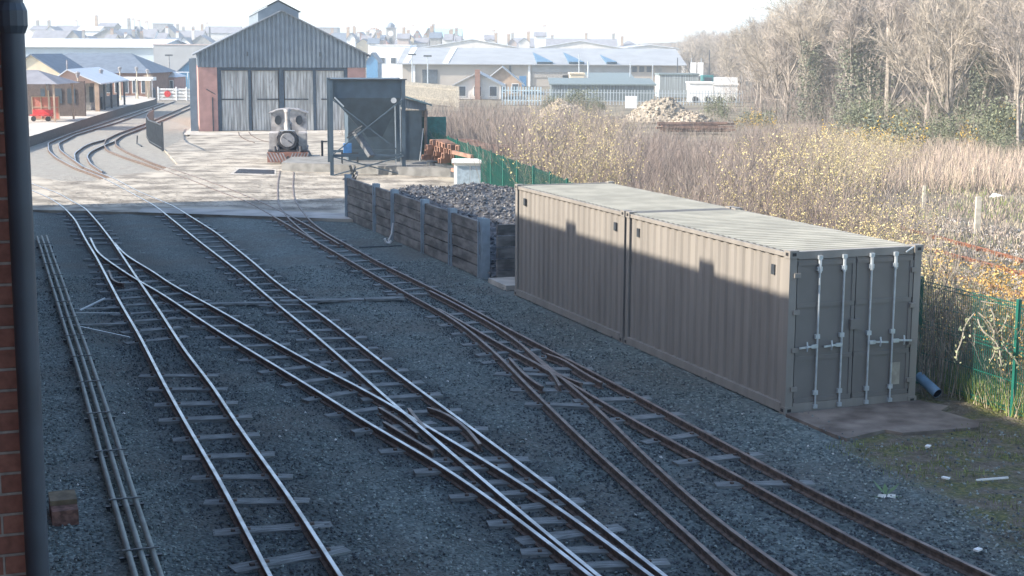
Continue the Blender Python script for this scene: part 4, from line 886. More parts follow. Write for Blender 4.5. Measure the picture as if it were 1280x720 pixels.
mast(724, 68, 190, 'taller thin pole above the cream box cabin'); mast(735.5, 77, 188, 'shorter pole just right of the cream box cabin', .16); mast(788, 78, 200, 'slim pole beside the windows of the retail hall'); mast(816, 80, 205, 'slim pole near the right end of the retail hall')
mast(211, 69, 200, 'lamp column rising behind the waiting room', .12, M_grim, True); mast(262, 34, 420, 'dark flue pole standing up behind the engine shed roof', .3, M_dark)
o = MB().box((0, 0, .6), (1.1, .5, 1.2)).build('white_sack', M_white); p = at(789, 122, 150); o.location = (p.x, 150, .0); tag(o, 'white bulk bag by the right end of the slatted store', 'bag')

# ------------------------------------------------------------------ the town on the skyline
M_pinkr = mat('pinkish_render', (.46, .38, .34), .9)
TG = 'pale houses of the town on the skyline'
T = [ # x0,x1,yridge,yeave,Y,ridge,wall,roof,chimneys,wins,label
 (38,58,32,37,430,'x',M_render,M_slate2,((.2,1.2),),(4,1),'leftmost pale house of the far town, beside the downpipe'),
 (40,84,38,49,400,'x',M_render,M_slate2,(),(0,0),'long mauve grey roofed hall below the leftmost town chimneys'),
 (57,69,33,38,420,'y',M_white,M_slate2,((.25,1.4),),(2,1),'small bright white gabled house near the left of the far town'),
 (68,98,32,38,440,'x',M_render,M_slate2,((.75,1.2),),(6,1),'long pale terrace right of the small white gabled house'),
 (82,100,38,48,390,'y',M_stone,M_slate,(),(0,0),'house with a steep dark slate roof left of the white facade'),
 (97,124,33,38,425,'x',M_white,M_render,((.7,2.8),),(5,1),'white fronted town house under a tall single chimney'),
 (122,142,28.5,33,450,'x',M_stone,M_slate2,(),(4,1),'tall flat topped grey terrace behind the white facade'),
 (118,150,36,44,400,'y',M_stone,M_slate2,(),(3,1),'wide grey green gabled house before the flat topped terrace'),
 (146,166,36,46,405,'x',M_render,M_slate,((.55,2.6),(.8,2.4)),(3,1),'town house with two tall narrow chimneys'),
 (160,178,33,45,410,'y',M_stone,M_slate2,((.7,1.4),),(2,1),'narrow stone gabled house with one chimney, left of the pale tall block'),
 (176,192,36,47,395,'x',M_white,M_slate2,((.2,1.6),),(2,1),'small white house with a chimney at its left gable'),
 (191,209,28,30,455,'flat',M_grim,M_grim,(),(3,2),'tall flat grey block standing above the far town'),
 (197,222,32,45,430,'y',M_stone,M_slate2,(),(2,1),'broad grey gable in front of the tall flat block'),
 (217,252,38,46,440,'x',M_render,M_slate2,((.05,1.6),(.25,.8),(.6,.8),(.92,1.6)),(6,1),'long terrace with four chimneys behind the blank hall'),
 (200,222,47,54,380,'x',M_warm,M_slate,((.8,1.2),),(3,1),'low house with blue slate roof just above the blank hall'),
 (222,238,47,54,378,'y',M_white,M_slate,(),(1,1),'tiny white gabled house above the blank hall'),
 (238,264,44,53,382,'y',M_stone,M_slate2,((.1,1.1),),(2,1),'stone gabled house beside the engine shed eave'),
 (255,298,33,41,450,'x',M_render,M_slate2,((.02,.8),),(6,1),'long terrace with dormers behind the engine shed eave'),
 (386,421,33.5,35,470,'flat',M_grim,M_grim,(),(5,1),'flat grey block right of the engine shed ridge'),
 (412,443,41,53,440,'x',M_render,M_slate,((.05,1),(.95,1.2)),(5,1),'slate roofed terrace above the right end of the engine shed'),
 (440,462,40,52,430,'y',M_pink,M_slate2,((.1,1.4),),(3,1),'pinkish gabled house right of the slate roofed terrace'),
 (461,473,37,38,445,'flat',M_pinkr,M_grim,(),(2,2),'small square pinkish tower house left of the clock tower'),
 (470,484,44,52,430,'y',M_pink,M_slate2,((.4,.8),),(2,1),'small pinkish house at the foot of the clock tower'),
 (494,514,50,56,420,'x',M_stone,M_slate2,((.3,.8),),(3,1),'low grey house right of the clock tower'),
 (512,530,38,54,425,'y',M_pink,M_slate2,((.2,1.2),),(2,2),'steep pinkish gabled house left of the turquoise roof'),
 (526,545,35,52,415,'y',M_warm,M_slate2,((.8,.8),),(2,2),'tallest steep gabled house beside the turquoise roof'),
 (534,576,35.5,46,440,'x',M_render,mat('turquoise_roof', (.30, .52, .56), .6),(),(6,1),'house with a broad turquoise roof'),
 (556,582,41,52,410,'y',M_stone,M_slate2,((.55,1),),(3,1),'brown gabled house in front of the turquoise roof'),
 (584,622,47,56,430,'hip',M_cream,M_cream,(),(0,0),'plain cream hipped building right of the turquoise roof'),
 (640,690,48,58,440,'x',M_render,M_slate2,((.02,1.3),(.7,1.2)),(7,1),'left end of the long terrace above the retail hall'),
 (690,738,48.5,58,440,'x',M_render,M_slate2,((.02,.8),(.9,1.4)),(7,1),'middle of the long terrace above the retail hall'),
 (738,771,49,58,438,'x',M_render,M_slate2,((.9,1.4),),(5,1),'right end of the long terrace above the retail hall'),
 (772,802,51,60,430,'hip',M_stone,M_slate2,((.2,.9),),(3,1),'grey hipped house at the right end of the skyline terrace'),
]
for x0, x1, yr, ye, Y, rd, wm, rm, ch, wn_, lb in T:
    px_house('town_house', lb, 'house', x0, x1, yr, ye, Y, 8, wm, rm, ridge=rd, chim=[(a, b * 1.0) for a, b in ch], wins=wn_, group=TG)
rr = random.Random(99)
for k in range(34):
    px = rr.choice((rr.uniform(45, 255), rr.uniform(405, 470), rr.uniform(495, 640), rr.uniform(600, 800)))
    yr = rr.uniform(40, 51); wd = rr.uniform(9, 17); rd = rr.choice('xy')
    px_house('town_house', 'small hazy house among the packed rooftops of the far town', 'house', px, px + wd, yr, yr + rr.uniform(5, 8), 385 + rr.uniform(-12, 12), 7, rr.choice((M_render, M_white, M_stone, M_cream, M_pinkr)), rr.choice((M_slate2, M_slate, M_slate2)), ridge=rd, chim=[(rr.choice((.1, .9, .5)), rr.uniform(.6, 1.4))], wins=(2, 1), group='small packed houses of the far town')
# dormers on the terrace are small houses' parts; clock tower
p = at(489, 60, 440); t = thing('clock_tower', 'pale clock tower with a small dark dome on the skyline', 'tower', (p.x, 440, 0)); zt = at(489, 35, 440).z; zd = at(489, 28, 440).z
MB().box((0, 0, zt / 2), (2.6, 2.6, zt)).build('shaft', M_stone, t); MB().box((0, 0, zt), (3.1, 3.1, .25)).build('cornice', M_slate2, t)
MB().tube([(0, 0, zt + .1), (0, 0, zt + .8), (0, 0, zd - .3), (0, 0, zd)], [1.15, 1.1, .6, .15], 8).build('dome', M_slate, t)
m = MB(); m.tube([(0, -1.36, zt - 1.6), (0, -1.31, zt - 1.6)], .8, 16); m.build('clock_face', M_white, t); MB().box((0, -1.35, zt - 3.6), (.8, .1, 1.6)).build('louvre', M_wind, t)

# ------------------------------------------------------------------ beyond the fence: rusty main line, posts, banks
AXD = Vector((A2.x, A2.y, 0))
t = thing('railway_track', 'rusty orange rails of the disused line beyond the green fence', 'railway track')
def chair_rail(pts, par):
    P = smooth_path(pts, .14, 1, 2); P = P + []; fixn(rail_mb(P, -.02, 1.3).build('rail', [M_rust, M_rust], par)); m = MB(); L_ = 0
    for i in range(1, len(P)):
        L_ += (P[i] - P[i - 1]).length
        if L_ > .74: L_ = 0; d = (P[i] - P[i - 1]).normalized(); m.box((P[i].x, P[i].y, .03), (.36, .16, .1), math.atan2(d.y, d.x) + math.pi / 2)
    m.build('chair', M_rust, par)
chair_rail([(1420,362),(1280,322),(1230,308),(1175,294),(1120,280)], t); chair_rail([(1420,378),(1280,338),(1230,325),(1180,312),(1120,298)], t)
t2 = thing('railway_track', 'single rusty rail low beside the fence top, partly under orange bramble', 'railway track'); chair_rail([(1400,400),(1280,363),(1215,346),(1170,334)], t2)
m = MB()
rr = random.Random(31)
for k in range(9000):
    a = rr.uniform(22, 60); b = rr.uniform(22.5, 32); p = AB(a, b); 
    if p.x < p.y * .26: continue
    m.k = rr.choice((0, 0, 1, 2)); stone(m, p, rr.uniform(.03, .07), rr)
tag(m.build('line_ballast', [mat('warm_ballast', (.34, .30, .26), .9), mat('warm_ballast_dark', (.18, .16, .14), .9), mat('warm_ballast_pale', (.5, .47, .42), .9)]), 'loose pale brown ballast around the rusty rails beyond the fence', 'ballast', kind='stuff')
for px, py, yt, lb in ((1221, 290, 246, 'pale concrete post standing beyond the rusty rails'), (1154, 262, 232, 'thin pale post among the yellow scrub')):
    q = g(px, py); h = at(px, yt, q.y).z; t = thing('concrete_post', lb, 'post', q); MB().box((0, 0, h / 2), (.16 if px > 1200 else .09, .14, h)).build('shaft', M_pale, t)
q = g(1247, 248); t = thing('white_debris', 'white crumpled sheet lying on the far bank', 'debris', q); m = MB(); m.add([(-.35, 0, .05), (-.1, .2, .2), (.35, .1, .08), (.1, -.25, .14), (-.2, -.2, .06)], [(0, 1, 3, 4), (1, 2, 3)]); m.build('sheet', M_white, t)
# hills
def smoothst(x): x = max(0, min(1, x)); return x * x * (3 - 2 * x)
def hz_(x, y):
    z = -.3
    e = x - (22 + max(0, (125 - y)) * .12 if y < 125 else 22 + (y - 125) * .10)
    if y > 78: z += 7 * smoothst((e - 3) / 45) * smoothst((y - 78) / 25)
    z += 9 * smoothst((y - 300) / 100) * smoothst((x - 36) / 16) + .5 * mnoise.noise(Vector((x * .05, y * .05, 0)))
    return z
xs_ = [10 + 6 * i for i in range(60)]; ys_ = [70 + 8 * i for i in range(70)]
m = MB(); m.add([(x, y, hz_(x, y)) for x in xs_ for y in ys_], [(i * 70 + j, (i + 1) * 70 + j, (i + 1) * 70 + j + 1, i * 70 + j + 1) for i in range(59) for j in range(69)])
tag(m.build('hills', mat('wood_floor', (.10, .08, .062), .95, 0, .3, .3, col2=(.20, .165, .13)), smooth=True), kind='structure')
def mound(label, x0, x1, yt, Y, col, seed, name='stone_mound'):
    p = at((x0 + x1) / 2, yt, Y); r = (x1 - x0) / 2 / FPX * Y
    heap(name, label, 'mound', p.x, Y, r * 1.15, r * 1.1, p.z, [mat('m' + str(seed), col, .9, 0, .15, 3), mat('n' + str(seed), tuple(c * .6 for c in col), .9)], .22, .09, 0, seed, stones=900, sr=.12)
mound('larger pale stone mound left of the smaller one beyond the scrub', 785, 868, 123, 122, (.33, .285, .22), 21); mound('smaller pale stone mound lying right of the larger one', 834, 896, 140, 113, (.35, .30, .235), 22); mound('low pale earth mound under the green bush behind the scrub', 672, 735, 124, 120, (.42, .36, .27), 23)
q = at(866, 160, 104); t = thing('timber_pile', 'long low pile of dark brown timbers in front of the stone mounds', 'timber pile', (q.x, 104, 0)); rr = random.Random(5)
for k in range(9): MB().bar((-2.3 + rr.uniform(-.3, .3), rr.uniform(-.8, .8), .1 + k * .07), (2.2 + rr.uniform(-.4, .8), rr.uniform(-.8, .8), .15 + k * .07), .22, .14).build('timber', mat('brown_timber', (.16, .10, .075), .9, 0, .3, 2), t)

# ------------------------------------------------------------------ vegetation
def twig(m, p, d, L, w, rr, seg=2, bend=.25):
    u = Vector((rr.uniform(-1, 1), rr.uniform(-1, 1), rr.uniform(-.4, .4))); s_ = d.cross(u); s_ = s_.normalized() if s_.length > 1e-4 else Vector((1, 0, 0)); pts = [p]; dd = d.copy()
    for k in range(seg): dd = (dd + Vector((rr.uniform(-bend, bend), rr.uniform(-bend, bend), rr.uniform(-bend * .4, bend)))).normalized(); pts.append(pts[-1] + dd * (L / seg))
    n = len(m.v)
    for k, q in enumerate(pts): ww = w * (1 - .75 * k / seg) / 2; m.v += [tuple(q + s_ * ww), tuple(q - s_ * ww)]
    for k in range(seg): m.f.append((n + 2 * k, n + 2 * k + 2, n + 2 * k + 3, n + 2 * k + 1)); m.m.append(m.k)
    return pts
def leafq(m, c, s_, rr):
    a = Vector((rr.uniform(-1, 1), rr.uniform(-1, 1), rr.uniform(-1, 1))).normalized(); b = a.cross(Vector((rr.uniform(-1, 1), rr.uniform(-1, 1), rr.uniform(-1, 1)))).normalized()
    m.add([c - a * s_, c + b * s_ * .5, c + a * s_, c - b * s_ * .5], [(0, 1, 2, 3)])
def rdir(rr, d, ang):
    v = Vector((rr.uniform(-1, 1), rr.uniform(-1, 1), rr.uniform(-1, 1))); v = (v - d * v.dot(d)).normalized(); return (d * math.cos(ang) + v * math.sin(ang)).normalized()
M_bark = mat('grey_brown_bark', (.27, .235, .195), .9, 0, .25, 6); M_twig = mat('pale_winter_twig', (.285, .24, .205), .9, 0, .2, 2); M_twig2 = mat('reddish_winter_twig', (.21, .165, .145), .9, 0, .2, 2)
M_ivy = mat('dark_ivy_leaf', (.15, .165, .11), .8, 0, .35, 3); M_willow = mat('willow_catkin', (.62, .52, .24), .8, 0, .2, 5); M_gorse = mat('gorse_yellow', (.62, .40, .06), .8, 0, .15, 5); M_bram = mat('bramble_leaf', (.15, .165, .095), .8, 0, .35, 3); M_orl = mat('orange_leaf', (.52, .33, .10), .8, 0, .2, 5); M_drygrass = mat('dry_grass', (.46, .39, .28), .9, 0, .2, 1); M_grgrass = mat('fresh_grass', (.20, .26, .06), .8, 0, .3, 1.5)
M_tt = mat('tan_tree_twig', (.38, .33, .265), .9, 0, .2, 1); M_tt2 = mat('grey_tree_twig', (.33, .285, .245), .9, 0, .2, 1)
def bare_tree(label, seed, h, tw=M_twig, ivy=0, n=(12, 8, 7, 5), group=None):
    rr = random.Random(seed); t = thing('bare_tree', label, 'tree', group=group); tr = MB(); cr = MB(); iv = MB()
    pts = [Vector((0, 0, -.5))]; d = Vector((0, 0, 1))
    for k in range(7): d = (d + Vector((rr.uniform(-.1, .1), rr.uniform(-.1, .1), .1))).normalized(); pts.append(pts[-1] + d * h * .1)
    tr.tube(pts, [h * .022 * (1 - .8 * k / 7) for k in range(8)], 6)
    for i in range(n[0]):
        k = rr.uniform(1.6, 7); j = min(6, int(k)); p = pts[j].lerp(pts[j + 1], k - j); d1 = rdir(rr, Vector((0, 0, 1)), rr.uniform(.25, .95)); L1 = h * rr.uniform(.3, .46) * (1.15 - k / 14)
        q1 = [p]; dd = d1
        for s_ in range(4): dd = (dd + Vector((rr.uniform(-.15, .15), rr.uniform(-.15, .15), .13))).normalized(); q1.append(q1[-1] + dd * L1 / 4)
        tr.tube(q1, [h * .009, h * .007, h * .005, h * .0035, h * .002], 4, False)
        for _ in range(n[1]):
            f = rr.uniform(.8, 4); j = min(3, int(f)); p2 = q1[j].lerp(q1[j + 1], f - j); q2 = twig(cr, p2, rdir(rr, (q1[j + 1] - q1[j]).normalized(), rr.uniform(.3, .8)), L1 * rr.uniform(.35, .6), h * .0042, rr, 3)
            for _ in range(n[2]):
                f = rr.uniform(.6, 3); j = min(2, int(f)); p3 = q2[j].lerp(q2[j + 1], f - j); q3 = twig(cr, p3, rdir(rr, (q2[j + 1] - q2[j]).normalized(), rr.uniform(.3, .8)), L1 * rr.uniform(.18, .32), h * .0026, rr, 2)
                for _ in range(n[3]):
                    f = rr.uniform(.3, 2); j = min(1, int(f)); twig(cr, q3[j].lerp(q3[j + 1], f - j), rdir(rr, (q3[j + 1] - q3[j]).normalized(), rr.uniform(.3, .9)), L1 * rr.uniform(.08, .18), h * .0019, rr, 1)
    tr.build('trunk', M_bark, t); cr.build('crown', M_tt if tw is M_twig else M_tt2, t)
    if ivy:
        for _ in range(ivy):
            z = rr.uniform(0, h * .62); rad = h * .10 * rr.uniform(.3, 1) * (1.2 - z / h); a = rr.uniform(0, 6.3); leafq(iv, Vector((math.cos(a) * rad, math.sin(a) * rad, z)) + Vector((rr.gauss(0, .2), rr.gauss(0, .2), 0)), .10, rr)
        iv.build('ivy', M_ivy, t)
    return t
def shrub(label, seed, h, r, stems, tw, bud=None, nb=0, bs=.03, leaf=None, nl=0, ls=.07, name='bare_shrub', cat='shrub', lean=.35, group=None, sw=.016):
    rr = random.Random(seed); t = thing(name, label, cat, group=group); st = MB(); bd = MB(); lf = MB()
    for _ in range(stems):
        a = rr.uniform(0, 6.3); q = r * math.sqrt(rr.random()); p = Vector((math.cos(a) * q, math.sin(a) * q, -.05)); d = Vector((math.cos(a) * lean * q / r, math.sin(a) * lean * q / r, 1)).normalized(); L = h * rr.uniform(.55, 1)
        pp = twig(st, p, d, L, sw, rr, 4, .09)
        for _ in range(9):
            f = rr.uniform(.7, 4); j = min(3, int(f)); b = pp[j].lerp(pp[j + 1], f - j); tq = twig(st, b, rdir(rr, (pp[j + 1] - pp[j]).normalized(), rr.uniform(.25, .75)), L * rr.uniform(.12, .3), sw * .6, rr, 2, .2)
            if bud:
                for _ in range(nb): leafq(bd, tq[0].lerp(tq[2], rr.random()) + Vector((rr.gauss(0, .02), rr.gauss(0, .02), 0)), bs * rr.uniform(.6, 1.3), rr)
    st.build('stems', tw, t)
    if bud: bd.build('foliage', bud, t)
    if leaf:
        cl = [(Vector((rr.gauss(0, r * .45), rr.gauss(0, r * .45), rr.uniform(.15, .95) * h)), rr.uniform(.15, .4) * r) for _ in range(16)]
        for _ in range(nl): c, s_ = rr.choice(cl); leafq(lf, c + Vector((rr.gauss(0, s_), rr.gauss(0, s_), rr.gauss(0, s_ * .8))), ls * rr.uniform(.6, 1.4), rr)
        lf.build('foliage', leaf, t)
    return t
def P2(v):
    d = Vector(v) - Vector((0, 0, CH)); z = d.dot(_f); return 640 + FPX * d.dot(CX) / z, 360 - FPX * d.dot(CU) / z
# woodland
WL = 'bare winter tree in the dense wood on the right hand slope'; WG = 'bare trees of the wood on the right'
def proto_set(lst):
    used = [False] * len(lst)
    def place(i, loc, rz, sc, label=None, group=None):
        if not used[i]:
            used[i] = True; o = lst[i]; o.location = loc; o.rotation_euler = (0, 0, rz); o.scale = sc if isinstance(sc, tuple) else (sc, sc, sc)
            if label: o['label'] = label
            if group: o['group'] = group
            return o
        return dup(lst[i], loc, rz, label, group, sc)
    return place
tp = proto_set([bare_tree(WL, 1, 10), bare_tree(WL, 2, 10, M_twig2), bare_tree(WL, 3, 10), bare_tree(WL, 4, 10, M_twig2, n=(14, 9, 7, 5)),
                bare_tree('bare tree with dark ivy climbing its trunk in the right hand wood', 5, 10, M_twig, 1900), bare_tree('bare tree with dark ivy climbing its trunk in the right hand wood', 6, 10, M_twig2, 1500)])
rr = random.Random(17); spots = []
tries = 0
while len(spots) < 235 and tries < 20000:
    tries += 1; y = 80 + 190 * rr.random() ** 1.35; x = rr.uniform(.14, .45) * y
    e = x - (22 + max(0, (125 - y)) * .12 if y < 125 else 22 + (y - 125) * .06)
    if e < 0: continue
    if any((x - a) ** 2 + (y - b) ** 2 < (2.1 + y * .010) ** 2 for a, b, *_ in spots): continue
    z = hz_(x, y); px = 640 + FPX * x / y
    s_ = rr.uniform(.9, 1.45)
    ytop = 46 if px < 900 else (46 - (px - 900) * .6 if px < 985 else -60)
    zm = CH - (ytop - 64) / FPX * y - z
    s_ = min(s_, zm / 9.6)
    if s_ < .35: continue
    spots.append((x, y, z, s_))
spots.sort(key=lambda s: s[1])
ivpx = (1015, 1060, 1075, 1095, 1195, 1225, 1250, 1205)
for i, (x, y, z, s_) in enumerate(spots):
    px = 640 + FPX * x / y; iv = y < 135 and any(abs(px - q) < 9 for q in ivpx)
    tp(rr.choice((4, 5)) if iv else rr.choice((0, 1, 2, 3)), (x, y, z), rr.uniform(0, 6.3), (s_ * rr.uniform(.85, 1.1), s_ * rr.uniform(.85, 1.1), s_), 'bare tree with dark ivy climbing its trunk in the right hand wood' if iv else WL, 'ivy clad trees of the wood' if iv else WG)
HLb = 'hazy bare tree on the far wooded hill right of the retail hall'
n = 0; tries = 0; hs = []
while n < 95 and tries < 9000:
    tries += 1; y = rr.uniform(255, 460); px = rr.uniform(770, 1010); x = (px - 640) / FPX * y
    if any((x - a) ** 2 + (y - b) ** 2 < 20 for a, b in hs): continue
    yt = 56 if px < 832 else (56 - (px - 832) * .6 if px < 868 else (34 if px < 900 else 46 - (px - 900) * .0))
    yt += rr.uniform(0, 9)
    if px < 852 and y < 330: continue
    z = hz_(x, y); hgt = CH - (yt - 64) / FPX * y - z
    if hgt < 3: continue
    s_ = min(hgt / 9.8, 1.5); hs.append((x, y)); tp(rr.choice((1, 3, 0)), (x, y, z), rr.uniform(0, 6.3), (s_ * 1.1, s_ * 1.1, s_), HLb, 'trees on the far hill'); n += 1
# scrub between the fence and the wood
SG = 'leafless scrub thicket beyond the fence'; SL = 'leafless pale brown shrub in the dense thicket beyond the fence'; SY = 'shrub speckled with yellow catkins in the thicket beyond the fence'
sp = proto_set([shrub(SL, 41, 3, .95, 64, M_twig), shrub(SL, 42, 3, 1.0, 60, M_twig2), shrub(SL, 43, 3, .8, 56, M_twig), shrub(SY, 44, 3, .95, 46, M_twig, M_willow, 4, .034), shrub(SY, 45, 3, .9, 44, M_twig2, M_willow, 3, .03),
                shrub('x', 46, 1.6, .9, 30, M_bark, None, 0, 0, M_bram, 2600, .042, 'bramble_bush'), shrub('x', 47, 1.4, .8, 26, M_ivy, M_gorse, 3, .04, M_ivy, 700, .06, 'gorse_bush')])
ST = [(500, 128), (520, 122), (560, 122), (575, 114), (650, 113), (700, 122), (765, 128), (785, 150), (800, 163), (930, 168), (950, 140), (1000, 150), (1060, 150), (1110, 162), (1180, 190), (1300, 215)]
def sil(px):
    for (x0, y0), (x1, y1) in zip(ST, ST[1:]):
        if x0 <= px <= x1: return y0 + (y1 - y0) * (px - x0) / (x1 - x0)
    return 215
def fence_b(a):
    if a < 31: return 15.2
    return 15.2 + (a - 31) * .157 if a < 72 else 21.6 + (a - 72) * .05
ss = []; tries = 0
while len(ss) < 330 and tries < 60000:
    tries += 1; a = 19 + 95 * rr.random() ** 1.25; fb = fence_b(a); b = fb + .9 + rr.random() * (8 if a < 42 else 8 + (a - 42) * .75)
    p = AB(a, b); px, py = P2((p.x, p.y, 0))
    if px > 1195 and a > 24: continue
    if px < 500: continue
    if a < 50 and b > 23.2 and px > 1130: continue
    dm = 1.0 + a * .007
    if any((p.x - q[0]) ** 2 + (p.y - q[1]) ** 2 < dm * dm for q in ss): continue
    zm = CH - (sil(px) + rr.uniform(-4, 10) - 64) / FPX * p.y; h = min(rr.uniform(1.5, 3.4), zm)
    if px > 1080 and a < 42: h = min(h, rr.uniform(1.5, 2.5))
    if px > 1140 and a < 36: h = min(h, 4.9 * (1 - b / 26.5))
    if h < .75: continue
    ss.append((p.x, p.y, h, px, py, a, b))
ss.sort(key=lambda s: s[1]); ss = ss[:290]
for x, y, h, px, py, a, b in ss:
    ptop = P2((x, y, h * .7)); yel = 0
    if 690 < px < 775 and 150 < ptop[1] < 245: yel = .6
    if 930 < px < 1185 and ptop[1] > 165: yel = .75
    if 775 < px < 930 and ptop[1] > 190: yel = .04
    yel *= 1.5 if mnoise.noise(Vector((x * .35, y * .22, 9))) > -.02 else .25
    yl = rr.random() < yel; i = rr.choice((3, 4)) if yl else rr.choice((0, 1, 1, 2)); k = h / 3
    sp(i, (x, y, 0), rr.uniform(0, 6.3), (max(.75, k) * 1.1, max(.75, k) * 1.1, k), SY if yl else SL, 'catkin shrubs in the thicket' if yl else SG)
# evergreen bramble at the wood's foot, gorse, bushes
UG = 'bare understory of the wood'
for k in range(70):
    y = rr.uniform(90, 190); x = y * rr.uniform(.15, .44); e = x - (22 + max(0, (125 - y)) * .12 if y < 125 else 22 + (y - 125) * .06)
    if e < -1: continue
    s_ = rr.uniform(.9, 1.7); sp(rr.choice((0, 1, 2)), (x, y, hz_(x, y)), rr.uniform(0, 6.3), (s_ * 1.6, s_ * 1.6, s_), 'bare understory shrub between the trunks of the right hand wood', UG)
BG = 'dark bramble at the foot of the wood'
for k in range(46):
    y = rr.uniform(78, 118); px = rr.uniform(1000, 1330); x = (px - 640) / FPX * y
    e = x - (22 + max(0, (125 - y)) * .12)
    if e < -2: continue
    s_ = rr.uniform(.8, 1.7); sp(5, (x, y, hz_(x, y)), rr.uniform(0, 6.3), (s_ * 1.2, s_ * 1.2, s_ * 1.2), 'green bramble bush at the foot of the right hand wood', BG)
for px, py, Y, s_, lb in ((935, 143, 108, 1.0, 'small yellow flowering gorse bush left of the wood'), (958, 142, 106, 1.0, 'yellow gorse bush right beside the small one'), (1050, 165, 88, 1.1, 'yellow gorse bush at the foot of the ivy clad trees'), (1095, 178, 82, 1.6, 'wide yellow gorse bush behind the catkin shrubs'), (1128, 180, 80, 1.4, 'gorse bush just right of the wide one'), (1228, 165, 84, 1.4, 'gorse bush below the pale forked trunks'), (1272, 160, 86, 2.0, 'tall yellowish gorse bush at the right edge of the wood')):
    p = at(px, py, Y); sp(6, (p.x, Y, max(0, p.z - 1.2 * s_)), rr.uniform(0, 6), s_, lb, None)
for px, Y, s_, lb in ((690, 125, 1.15, 'green bush left of the cream box cabin'), (722, 128, 1.45, 'big green bush hiding the left end of the slatted store'), (742, 126, 1.05, 'low green bush in front of the slatted store'), (895, 118, 1.3, 'grey green bush right of the stone mounds')):
    x = (px - 640) / FPX * Y; o = sp(5, (x, Y, 0), rr.uniform(0, 6), s_, lb, None)
for o in bpy.data.objects:
    if o.get('label') == 'x': o['label'] = 'bramble bush'
# shrub at the container corner and the plant growing over the fence
q = AB(20.1, 14.95); o = shrub('bare many stemmed shrub squeezed between container doors and green fence', 61, 3.2, .3, 26, M_bark, M_bram, 1, .025, None, 0, lean=.18, sw=.02); o.location = q
q = AB(22.2, 15.9); o = shrub('leafy pale shrub rising over the fence just right of the container', 62, 2.3, .6, 40, M_twig, M_willow, 6, .022, M_willow, 1300, .022); o.location = q
for k, (a, b, h, lb) in enumerate(((20.4, 16.3, 2.1, 'orange leaved bramble topping the fence nearest the container'), (19.2, 16.3, 2.1, 'orange leaved bramble topping the fence at the right edge'), (22.5, 17.6, 1.6, 'orange leaved bramble set back behind the fence'), (17.9, 16.3, 2.0, 'orange leaved bramble on the fence beyond the right edge'))):
    o = shrub(lb, 70 + k, h, .8, 34, M_bark, M_orl, 2, .022, M_orl if k != 2 else M_bram, 2600, .024, 'bramble_bush', lean=.6); o.location = AB(a, b)
t = thing('trailing_branch', 'whitish leafy branch hanging down the outside of the green fence', 'branch', AB(18.9, 15.05)); m = MB(); lf = MB(); rr2 = random.Random(8)
for s in range(8):
    p = Vector((rr2.uniform(-.4, .7), rr2.uniform(-.3, .3), 1.6 + rr2.uniform(-.1, .25))); d = Vector((rr2.uniform(-.9, .9), rr2.uniform(-.5, .2), rr2.uniform(-.9, .1))).normalized(); pts = [p]
    for k in range(7): d = (d + Vector((rr2.uniform(-.4, .4), rr2.uniform(-.2, .2), rr2.uniform(-.3, .15)))).normalized(); pts.append(pts[-1] + d * .13)
    m.tube(pts, [.012] * 7 + [.005], 5, False)
    for q in pts[1:]:
        for _ in range(5): leafq(lf, q + Vector((rr2.gauss(0, .04), rr2.gauss(0, .04), rr2.gauss(0, .04))), .035, rr2)
m.build('stems', mat('pale_stem', (.30, .27, .21), .8), t); lf.build('foliage', mat('pale_leaf', (.28, .30, .17), .7), t)
# grasses
def grass(name, label, n, gen, hmin, hmax, mt, w=.012):
    rr = random.Random(n); m = MB()
    for _ in range(n):
        p = gen(rr)
        if p is None: continue
        m.k = rr.randrange(len(mt)); twig(m, p, Vector((rr.uniform(-.35, .35), rr.uniform(-.35, .35), 1)).normalized(), rr.uniform(hmin, hmax), w, rr, 2, .3)
    return tag(m.build(name, mt), label, 'grass', kind='stuff')
grass('fence_grass', 'sunlit green grass along the foot of the green fence', 5200, lambda r: AB(14 + 6.6 * r.random(), 15.12 + abs(r.gauss(0, .22)) if r.random() < .25 else 15.25 + r.random() * .9), .15, .55, [M_grgrass, M_drygrass, M_grgrass], .012)
def gverge(r):
    a = r.uniform(12, 18.2); b = r.uniform(11.4, 15.3); p = AB(a, b)
    return p if mnoise.noise(Vector((p.x * 1.1, p.y * 1.1, 5))) > .02 else None
grass('verge_weeds', 'thin weeds and moss on the shaded verge right of the sidings', 5200, gverge, .02, .09, [M_grgrass, mat('moss', (.10, .11, .035), .9), M_bark], .012)
def rough(r):
    y = r.uniform(60, 92); px = r.uniform(1060, 1330); return Vector(((px - 640) / FPX * y, y, 0))
grass('tall_dry_grass', 'tall tan dry grass in front of the wood at the right', 16000, rough, .5, 1.2, [M_drygrass, mat('tan_reed', (.56, .44, .35), .9), M_twig2], .022)
def mid(r):
    y = r.uniform(44, 66); px = r.uniform(1080, 1320); p = Vector(((px - 640) / FPX * y, y, 0)); return p if mnoise.noise(Vector((p.x * .3, p.y * .2, 2))) > -.1 else None
grass('low_green_growth', 'low yellow green growth on the far bank beyond the rusty rails', 5000, mid, .08, .3, [M_grgrass, M_bram, M_drygrass, M_twig2], .03)
def bank(r):
    y = r.uniform(38, 72); px = r.uniform(1060, 1330); return Vector(((px - 640) / FPX * y, y, 0))
grass('bank_litter', 'low brown stalks and litter on the far bank beyond the rusty rails', 14000, bank, .05, .22, [M_twig, M_twig2, M_bark, M_drygrass], .03)
def under(r):
    a = 19 + 90 * r.random(); b = fence_b(a) + .3 + r.random() * (10 if a < 42 else 10 + (a - 42) * .75); p = AB(a, b)
    return None if (a > 23.5 and a < 52 and b > 22.3) or (P2((p.x, p.y, 0))[0] > 1200 and a > 24) else p
